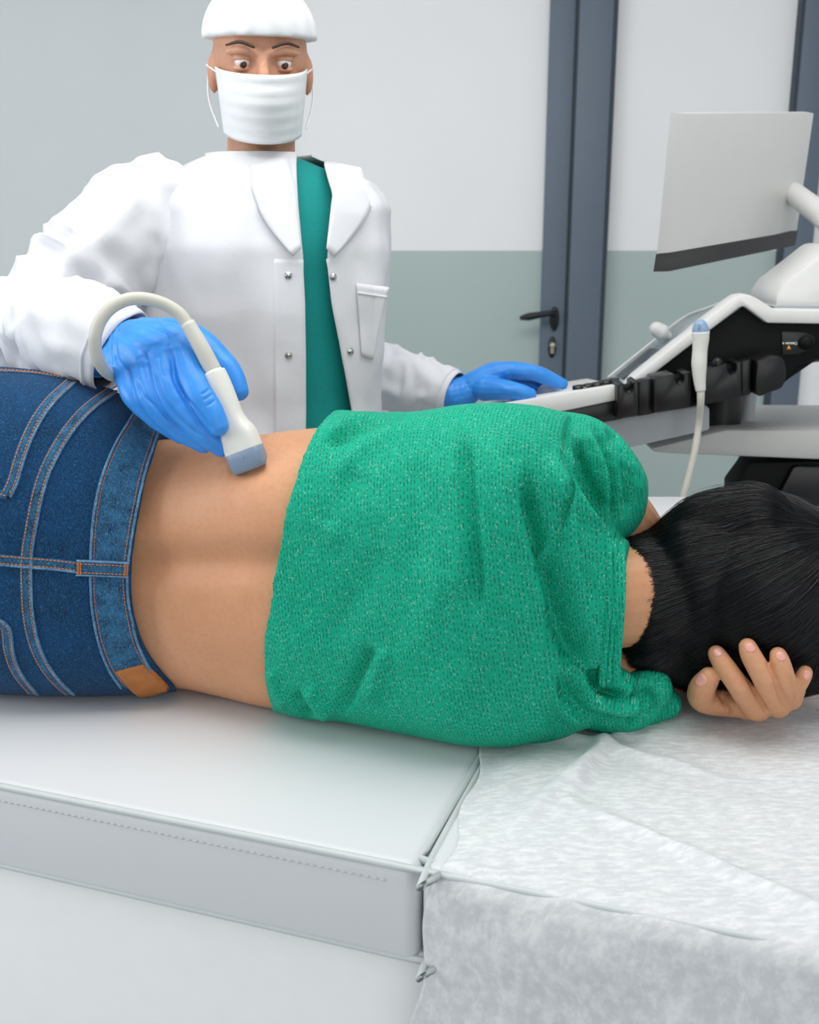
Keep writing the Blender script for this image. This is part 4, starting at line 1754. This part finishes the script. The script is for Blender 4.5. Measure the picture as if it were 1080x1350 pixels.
# grey body box, column, lower shelf, base
mpx('body_box', [(790, 556), (800, 553), (930, 534), (936, 538), (936, 567), (842, 588), (790, 596)], 1.90, .22, MAT['mach_grey'], r=.004)
c0 = PY(958, 520, 2.02)
V, Fc = tube([np.array([c0[0], 2.05, PY(958, 563, 2.02)[2] - .02]), np.array([c0[0], 2.05, c0[2] + .06])], [.040, .040], 28, caps=False)
sharp(mobj('column', V, Fc, MAT['mach_black'], mach), 40)
V, Fc = tube([np.array([c0[0] + .06, 2.07, PY(958, 563, 2.02)[2] - .02]), np.array([c0[0] + .06, 2.07, c0[2] + .06])], [.014, .014], 18, caps=False)
sharp(mobj('column_tube', V, Fc, MAT['mach_grey'], mach), 40)
mpx('shelf', [(858, 591), (885, 585), (935, 572), (960, 567), (1200, 568), (1200, 612), (1082, 606), (960, 601), (880, 598), (862, 596)], 1.96, .30, MAT['shelf'], r=.006)
zsh = PY(960, 600, 1.96)[2]
xs_ = PY(1000, 600, 2.1)[0]
V, Fc = rbox((xs_ + .0, 2.04, .16), (xs_ + .16, 2.24, zsh + .0), .012, 3)
sharp(mobj('pedestal', V, Fc, MAT['mach_grey'], mach))
V, Fc = rbox((xs_ - .27, 1.80, .075), (xs_ + .30, 2.38, .155), .03, 4)
sharp(mobj('cart_base', V, Fc, MAT['mach_white'], mach))
for dx, dy in ((-.22, 1.86), (.25, 1.86), (-.22, 2.32), (.25, 2.32)):
    V, Fc = tube([np.array([xs_ + dx - .012, dy, .036]), np.array([xs_ + dx + .012, dy, .036])], [.036, .036], 24, caps=False)
    V2, F2 = tube([np.array([xs_ + dx, dy, .036]), np.array([xs_ + dx, dy, .085])], [.010, .010], 10, caps=False)
    sharp(mobj('caster', *join([(V, Fc), (V2, F2)]), MAT['mach_black'], mach))
# dark accessories under the shelf
pr = tag(mpx('printer', [(968, 640), (990, 610), (1082, 608), (1200, 610), (1200, 668), (968, 668)], 1.98, .07, MAT['mach_black2'], None, r=.004), 'black box under the grey shelf of the ultrasound cart', 'printer')
mpx('front_cover', [(1030, 648), (1046, 617), (1052, 615), (1200, 617), (1200, 668), (1026, 668)], 1.965, .02, MAT['mach_black'], pr, r=.003)
# monitor on its arm
V, Fc = prism_px([(1022, 405), (1024, 388), (1036, 372), (1080, 338), (1100, 322), (1200, 322), (1200, 404), (1080, 404)], 1.98, .16, .010)
sharp(mobj('monitor_base', V, Fc, MAT['mach_white'], mach), 30)
mpx('base_ring', [(1020, 404), (1030, 401.5), (1200, 401.5), (1200, 407), (1024, 408)], 1.972, .18, MAT['mach_grey'], r=.001)
m0, m1 = PY(864, 357, 1.92), PY(962, 337.5, 2.12)
zt_ = .26
mv = np.array([0, 0, 1.0])
tl = np.array([.0, -.04, .26])
P0 = [m0, m1 + (m1 - m0) * .9, m1 + (m1 - m0) * .9 + tl, m0 + tl]
bk = np.array([.030, .030, 0])
V, Fc = prism([p for p in P0], [p + bk for p in P0], .006, 3)
mon = sharp(mobj('monitor', V, Fc, MAT['mach_white'], mach), 30)
b1 = [m0 - np.array([.003, .003, .004]), P0[1] - np.array([.003, .003, .004]), P0[1] + tl * .12, m0 + tl * .12]
V, Fc = prism([p + np.array([-.003, -.004, 0]) for p in b1], [p + bk * 1.15 for p in b1], .003, 2)
sharp(mobj('monitor_bezel', V, Fc, MAT['mach_black'], mon), 30)
V, Fc = tube([P0[1] + tl * .4, PY(1100, 300, 2.1), PY(1110, 345, 2.07)], [.022, .024, .03], 16, 14)
mobj('monitor_arm', V, Fc, MAT['mach_white'], mach)

# second probe parked in the rack
c_ = PY(922, 500, 1.85)
prb = thing('ultrasound_probe', 'slim white probe with blue tip parked upright in the black rack', 'probe', c_)
pf = [(924, 515, .0085), (922.5, 500, .0105), (922, 480, .0128), (923, 462, .0125), (924, 448, .0138), (924, 437, .0148)]
Q = catmull(np.array(pf), 40)
V, Fc = tube([PY(a, b, 1.812) for a, b, r_ in Q], Q[:, 2], 24, caps=False)
mobj('housing', V, Fc, MAT['probe_white'], prb)
pf = [(924, 438, .0142), (923.5, 432, .0132), (922.5, 425, .0095), (922, 422.5, .0060)]
Q = catmull(np.array(pf), 12)
V, Fc = tube([PY(a, b, 1.812) for a, b, r_ in Q], Q[:, 2], 24, caps=False)
tp_ = mobj('lens_tip', V, Fc, MAT['lens_blue'], prb)
V, Fc = tube([PY(921.5, 428, 1.812 - .0125), PY(921.5, 433, 1.812 - .015)], [.0018, .0018], 8, 4)
mobj('orientation_mark', V, Fc, MAT['lens'], tp_)
cb = [PY(924, 512, 1.812), PY(924, 530, 1.812), PY(922, 555, 1.835), PY(917, 590, 1.83), PY(909, 625, 1.825), PY(901, 656, 1.82), PY(890, 700, 1.82), PY(880, 800, 1.84), np.array([PY(885, 800, 1.9)[0], 1.95, .30])]
V, Fc = tube(cb, [.0072] + [.0062] * (len(cb) - 1), 16, 70)
mobj('cable', V, Fc, MAT['cable'], prb)

# white stool seat seen between the shoulder and the hair
sp0 = PY(885, 672, 1.66)
stool = thing('stool', 'white padded stool seat between the green shoulder and the black hair', 'stool', (sp0[0] + .06, 1.72, 0))
zs = PY(870, 654, 1.74)[2]
V, Fc = rbox((PY(838, 690, 1.60)[0], 1.60, zs - .065), (PY(838, 690, 1.60)[0] + .20, 1.76, zs), .028, 5)
seat = sharp(mobj('seat', V, Fc, MAT['vinyl'], stool))
sx0 = PY(838, 690, 1.60)[0] + .13
V, Fc = tube([np.array([sx0, 1.69, .06]), np.array([sx0, 1.69, zs - .06])], [.028, .028], 20, caps=False)
sharp(mobj('post', V, Fc, MAT['chrome'], stool), 40)
V, Fc = tube([np.array([sx0, 1.69, .001]), np.array([sx0, 1.69, .03]), np.array([sx0, 1.69, .06])], [.13, .12, .04], 30, caps=False)
sharp(mobj('foot', V, Fc, MAT['mach_grey'], stool), 40)

# ------------------------------------------------------------------ couch
CA = math.radians(19)
CX = np.array([math.cos(CA), -math.sin(CA), 0])
CN = np.array([math.sin(CA), math.cos(CA), 0])
CE = np.array([-.464, 1.082, 0])
CM = Matrix(((CX[0], CN[0], 0, CE[0]), (CX[1], CN[1], 0, CE[1]), (0, 0, 1, 0), (0, 0, 0, 1)))


def Cw(s, d, z):
    return CE + CX * s + CN * d + np.array([0, 0, z])


couch = thing('treatment_couch', 'white padded treatment couch the person in the green top lies on', 'couch', Cw(.4, .3, 0))
for nm, a, b in (('leg_cushion', -1.1, .4985), ('head_cushion', .5015, 1.25)):
    V, Fc = rbox((a, 0, .605), (b, .58, COUCH), .014, 5, CM)
    o = sharp(mobj(nm, V, Fc, MAT['vinyl'], couch), 60)
    r = .020
    loop = [(a + r, .004), (b - r, .004), (b - .006, .006), (b - .004, r), (b - .004, .58 - r), (b - r, .576), (a + r, .576), (a + .004, .58 - r), (a + .004, r), (a + r, .004)]
    zt = COUCH - .0045
    V, Fc = join([tube([Cw(x, y, z) for x, y in loop], [.0042] * len(loop), 10, 160, caps=False) for z in (zt, .612)])
    mobj('piping', V, Fc, MAT['piping'], o)
    sts = []
    for q in np.arange(a + .03, b - .03, .0085):
        sts.append(tube([Cw(q, -.0006, COUCH - .020), Cw(q + .0055, -.0006, COUCH - .020)], [.0009, .0009], 5, caps=False))
    V, Fc = join(sts)
    mobj('stitching', V, Fc, MAT['piping'], o)
V, Fc = rbox((-1.07, .030, .12), (1.22, .55, .606), .006, 2, CM)
sharp(mobj('base_cabinet', V, Fc, MAT['laminate'], couch))
V, Fc = rbox((-1.03, .06, 0), (1.18, .52, .121), .004, 2, CM)
sharp(mobj('plinth', V, Fc, MAT['mach_grey'], couch))

# disposable sheet over the head end, hanging over the near edge
def sheet_mesh():
    nu, nv = 170, 150
    rows = []
    total = .50 + .20
    for j in range(nv):
        w = -.20 + total * j / (nv - 1)         # distance across: below zero hangs down
        row = []
        for i in range(nu):
            s = .507 + .62 * (i / (nu - 1)) + .006 * math.sin(w * 40) + .012 * math.sin(w * 13 + 1)
            row.append((s, w))
        rows.append(row)
    A = np.array(rows)
    s, w = A[..., 0], A[..., 1]
    P3 = np.stack([s, w, s * 0], -1)
    n1 = vnoise(P3 * np.array([.6, 1.3, 1]), 9, 2)
    n2 = vnoise(P3, 26, 4)
    # long soft wrinkles fanning from under the shoulder
    px = s * .8 + w * .55
    rid = np.exp(-((s * .45 + w - .44) / .010) ** 2) * .010 * np.clip((s - .60) * 8, 0, 1) \
        + np.exp(-((w - .305 + (s - .62) * .22) / .012) ** 2) * .009 * np.clip((.80 - s) * 8, 0, 1) \
        + np.exp(-((s - .545 - w * .30) / .012) ** 2) * .008 * np.clip((w - .05) * 8, 0, 1) \
        + np.exp(-((s - .60 - w * .10) / .010) ** 2) * .009 * np.clip((w - .12) * 8, 0, 1) * np.clip((.33 - w) * 10, 0, 1)
    h = .0035 + .004 * np.clip(n1, -.6, 1) + .0022 * n2 + rid + .003
    h = np.maximum(h, .0016) * np.clip((s - .508) * 30, .25, 1)
    V = []
    for j in range(nv):
        for i in range(nu):
            ww, hh, ss = w[j, i], h[j, i], s[j, i]
            R = .018
            if ww > R:
                p = Cw(ss, ww, COUCH + hh)
            elif ww > R - R * PI / 2:
                a = (R - ww) / R
                p = Cw(ss, R - math.sin(a) * (R + hh), COUCH - R + math.cos(a) * (R + hh))
            else:
                p = Cw(ss, -hh - .002 - .01 * max(0, n1[j, i]), COUCH - R - (R - R * PI / 2 - ww))
            V.append(p)
    Fc = [(j * nu + i, j * nu + i + 1, (j + 1) * nu + i + 1, (j + 1) * nu + i) for j in range(nv - 1) for i in range(nu - 1)]
    return V, Fc


V, Fc = sheet_mesh()
sheet = tag(mobj('paper_sheet', V, Fc, MAT['paper']), 'thin crinkled white disposable sheet over the head end of the couch', 'sheet')
sm = sheet.modifiers.new('thick', 'SOLIDIFY')
sm.thickness = .0003

# ------------------------------------------------------------------ room
WY = 3.30


def wallx(px, y=430):
    return PY(px, y, WY)[0]


def box_obj(name, lo, hi, mat, parent=None, r=.002):
    V, Fc = rbox(lo, hi, r, 2)
    return sharp(mobj(name, V, Fc, mat, parent))


structure(box_obj('floor', (-3.2, -1.6, -.05), (3.2, WY + .12, 0), MAT['floor'], r=0))
xl = wallx(372)          # left edge of the door
xs0, xs1, xj1 = wallx(713), wallx(743), wallx(795)
xf0, xf1 = wallx(1018), wallx(1050)
ZT = 1.262
structure(box_obj('wall_left', (-3.2, -1.6, 0), (-3.12, WY, 2.6), MAT['grey_wall'], r=0))
structure(box_obj('wall_right', (3.12, -1.6, 0), (3.2, WY, 2.6), MAT['white_wall'], r=0))
structure(box_obj('wall_back', (-3.2, WY, 0), (xl - .06, WY + .1, 2.6), MAT['grey_wall'], r=0))
structure(box_obj('wall_back_right', (xf1, WY, 0), (3.2, WY + .1, 2.6), MAT['white_wall'], r=0))
structure(box_obj('wall_above_door', (xl - .06, WY, 2.10), (xf1, WY + .1, 2.6), MAT['white_wall'], r=0))
# door leaf
door = structure(box_obj('door_1', (xl, WY + .02, .02), (xs0, WY + .05, ZT), MAT['satin'], r=0))
box_obj('upper_pane', (xl, WY + .02, ZT), (xs0, WY + .05, 2.06), MAT['white_wall'], door, r=0)
box_obj('door_stile', (xs0, WY - .01, .02), (xs1, WY + .06, 2.08), MAT['frame'], door)
box_obj('door_stile', (xl - .05, WY - .01, .02), (xl + .02, WY + .06, 2.08), MAT['frame'], door)
box_obj('gasket', (xs1 - .002, WY - .004, .02), (xs1 + .012, WY + .05, 2.08), MAT['frame_dark'], door, r=0)
jamb = structure(box_obj('trim_1', (xs1 + .010, WY - .022, 0), (xj1 - .014, WY + .09, 2.10), MAT['frame']))
box_obj('gasket', (xj1 - .015, WY - .014, 0), (xj1, WY + .05, 2.10), MAT['frame_dark'], jamb, r=0)
# fixed panel, next post
win = structure(box_obj('window_1', (xj1, WY + .02, 0), (xf0, WY + .05, ZT), MAT['satin'], r=0))
box_obj('upper_pane', (xj1, WY + .02, ZT), (xf0, WY + .05, 2.10), MAT['white_wall'], win, r=0)
post = structure(box_obj('trim_2', (xf0 + .010, WY - .022, 0), (xf1 + .02, WY + .09, 2.10), MAT['frame']))
box_obj('gasket', (xf0, WY - .014, 0), (xf0 + .012, WY + .05, 2.10), MAT['frame_dark'], post, r=0)
# handle and lock
hxc = PY(731, 420, WY - .012)
rose = []
V, Fc = ellipsoid((hxc[0], WY - .014, PY(731, 420, WY)[2]), (.014, .010, .037), None, 20, 12)
hd = mobj('door_handle', V, Fc, MAT['handle'], door)
a = PY(731, 413, WY - .05)
b = PY(683, 418, WY - .05)
V, Fc = tube([PY(731, 414, WY - .012), PY(731, 413, WY - .04), PY(727, 413, WY - .052), PY(712, 415, WY - .054), PY(698, 417.5, WY - .054), PY(688, 419, WY - .052)], [.0085, .0085, .0085, .0095, .0115, .007], 14, 40)
mobj('lever', V, Fc, MAT['handle'], hd)
lk = PY(728, 458, WY - .012)
V, Fc = ellipsoid((lk[0], WY - .012, lk[2]), (.0125, .008, .033), None, 20, 12)
esc = mobj('lock_escutcheon', V, Fc, MAT['handle'], door)
V, Fc = join([tube([lk + np.array([0, -.004, .008]), lk + np.array([0, -.012, .008])], [.0095, .0095], 16), rbox(lk + np.array([-.0055, -.011, -.018]), lk + np.array([.0055, -.004, .008]), .002, 2)])
mobj('lock_cylinder', V, Fc, MAT['brass'], esc)

# ------------------------------------------------------------------ camera, light
cam = bpy.data.cameras.new('camera')
co = bpy.data.objects.new('camera', cam)
C.objects.link(co)
co.location = (0, 0, CAMZ)
co.rotation_euler = (PI / 2 - PITCH, 0, 0)
cam.sensor_fit = 'VERTICAL'
cam.sensor_height = 36
cam.sensor_width = 36
cam.lens = F / 1350 * 36
cam.clip_start = .05
cam.dof.use_dof = True
cam.dof.focus_distance = 1.33
cam.dof.aperture_fstop = 6.3
bpy.context.scene.camera = co

w = bpy.data.worlds.new('World')
bpy.context.scene.world = w
w.use_nodes = True
w.node_tree.nodes['Background'].inputs[0].default_value = (.93, .97, 1.0, 1)
w.node_tree.nodes['Background'].inputs[1].default_value = .42


def area(name, loc, target, size, power, col=(1, 1, 1)):
    l = bpy.data.lights.new(name, 'AREA')
    l.shape = 'RECTANGLE'
    l.size, l.size_y = size
    l.energy = power
    l.color = col
    o = bpy.data.objects.new(name, l)
    C.objects.link(o)
    o.location = loc
    o.rotation_euler = (Vector(target) - Vector(loc)).to_track_quat('-Z', 'Y').to_euler()
    return o


area('ceiling_panel_light', (0, 1.15, 2.60), (0, 1.2, 0), (2.2, 1.2), 33, (1, .985, .96))
area('window_light', (-2.6, .75, 1.75), (0, 1.3, .85), (1.6, 1.4), 34, (.97, .985, 1))
area('front_fill_light', (.8, -1.3, 1.6), (.1, 1.2, .7), (2.2, 1.6), 15, (1, 1, 1))  # added fill behind the camera, no fixture, lifts the faces turned to it

sc = bpy.context.scene
sc.view_settings.view_transform = 'Standard'
sc.view_settings.look = 'None'
sc.view_settings.gamma = 1
sc.view_settings.exposure = 0
sc.view_settings.use_curve_mapping = False
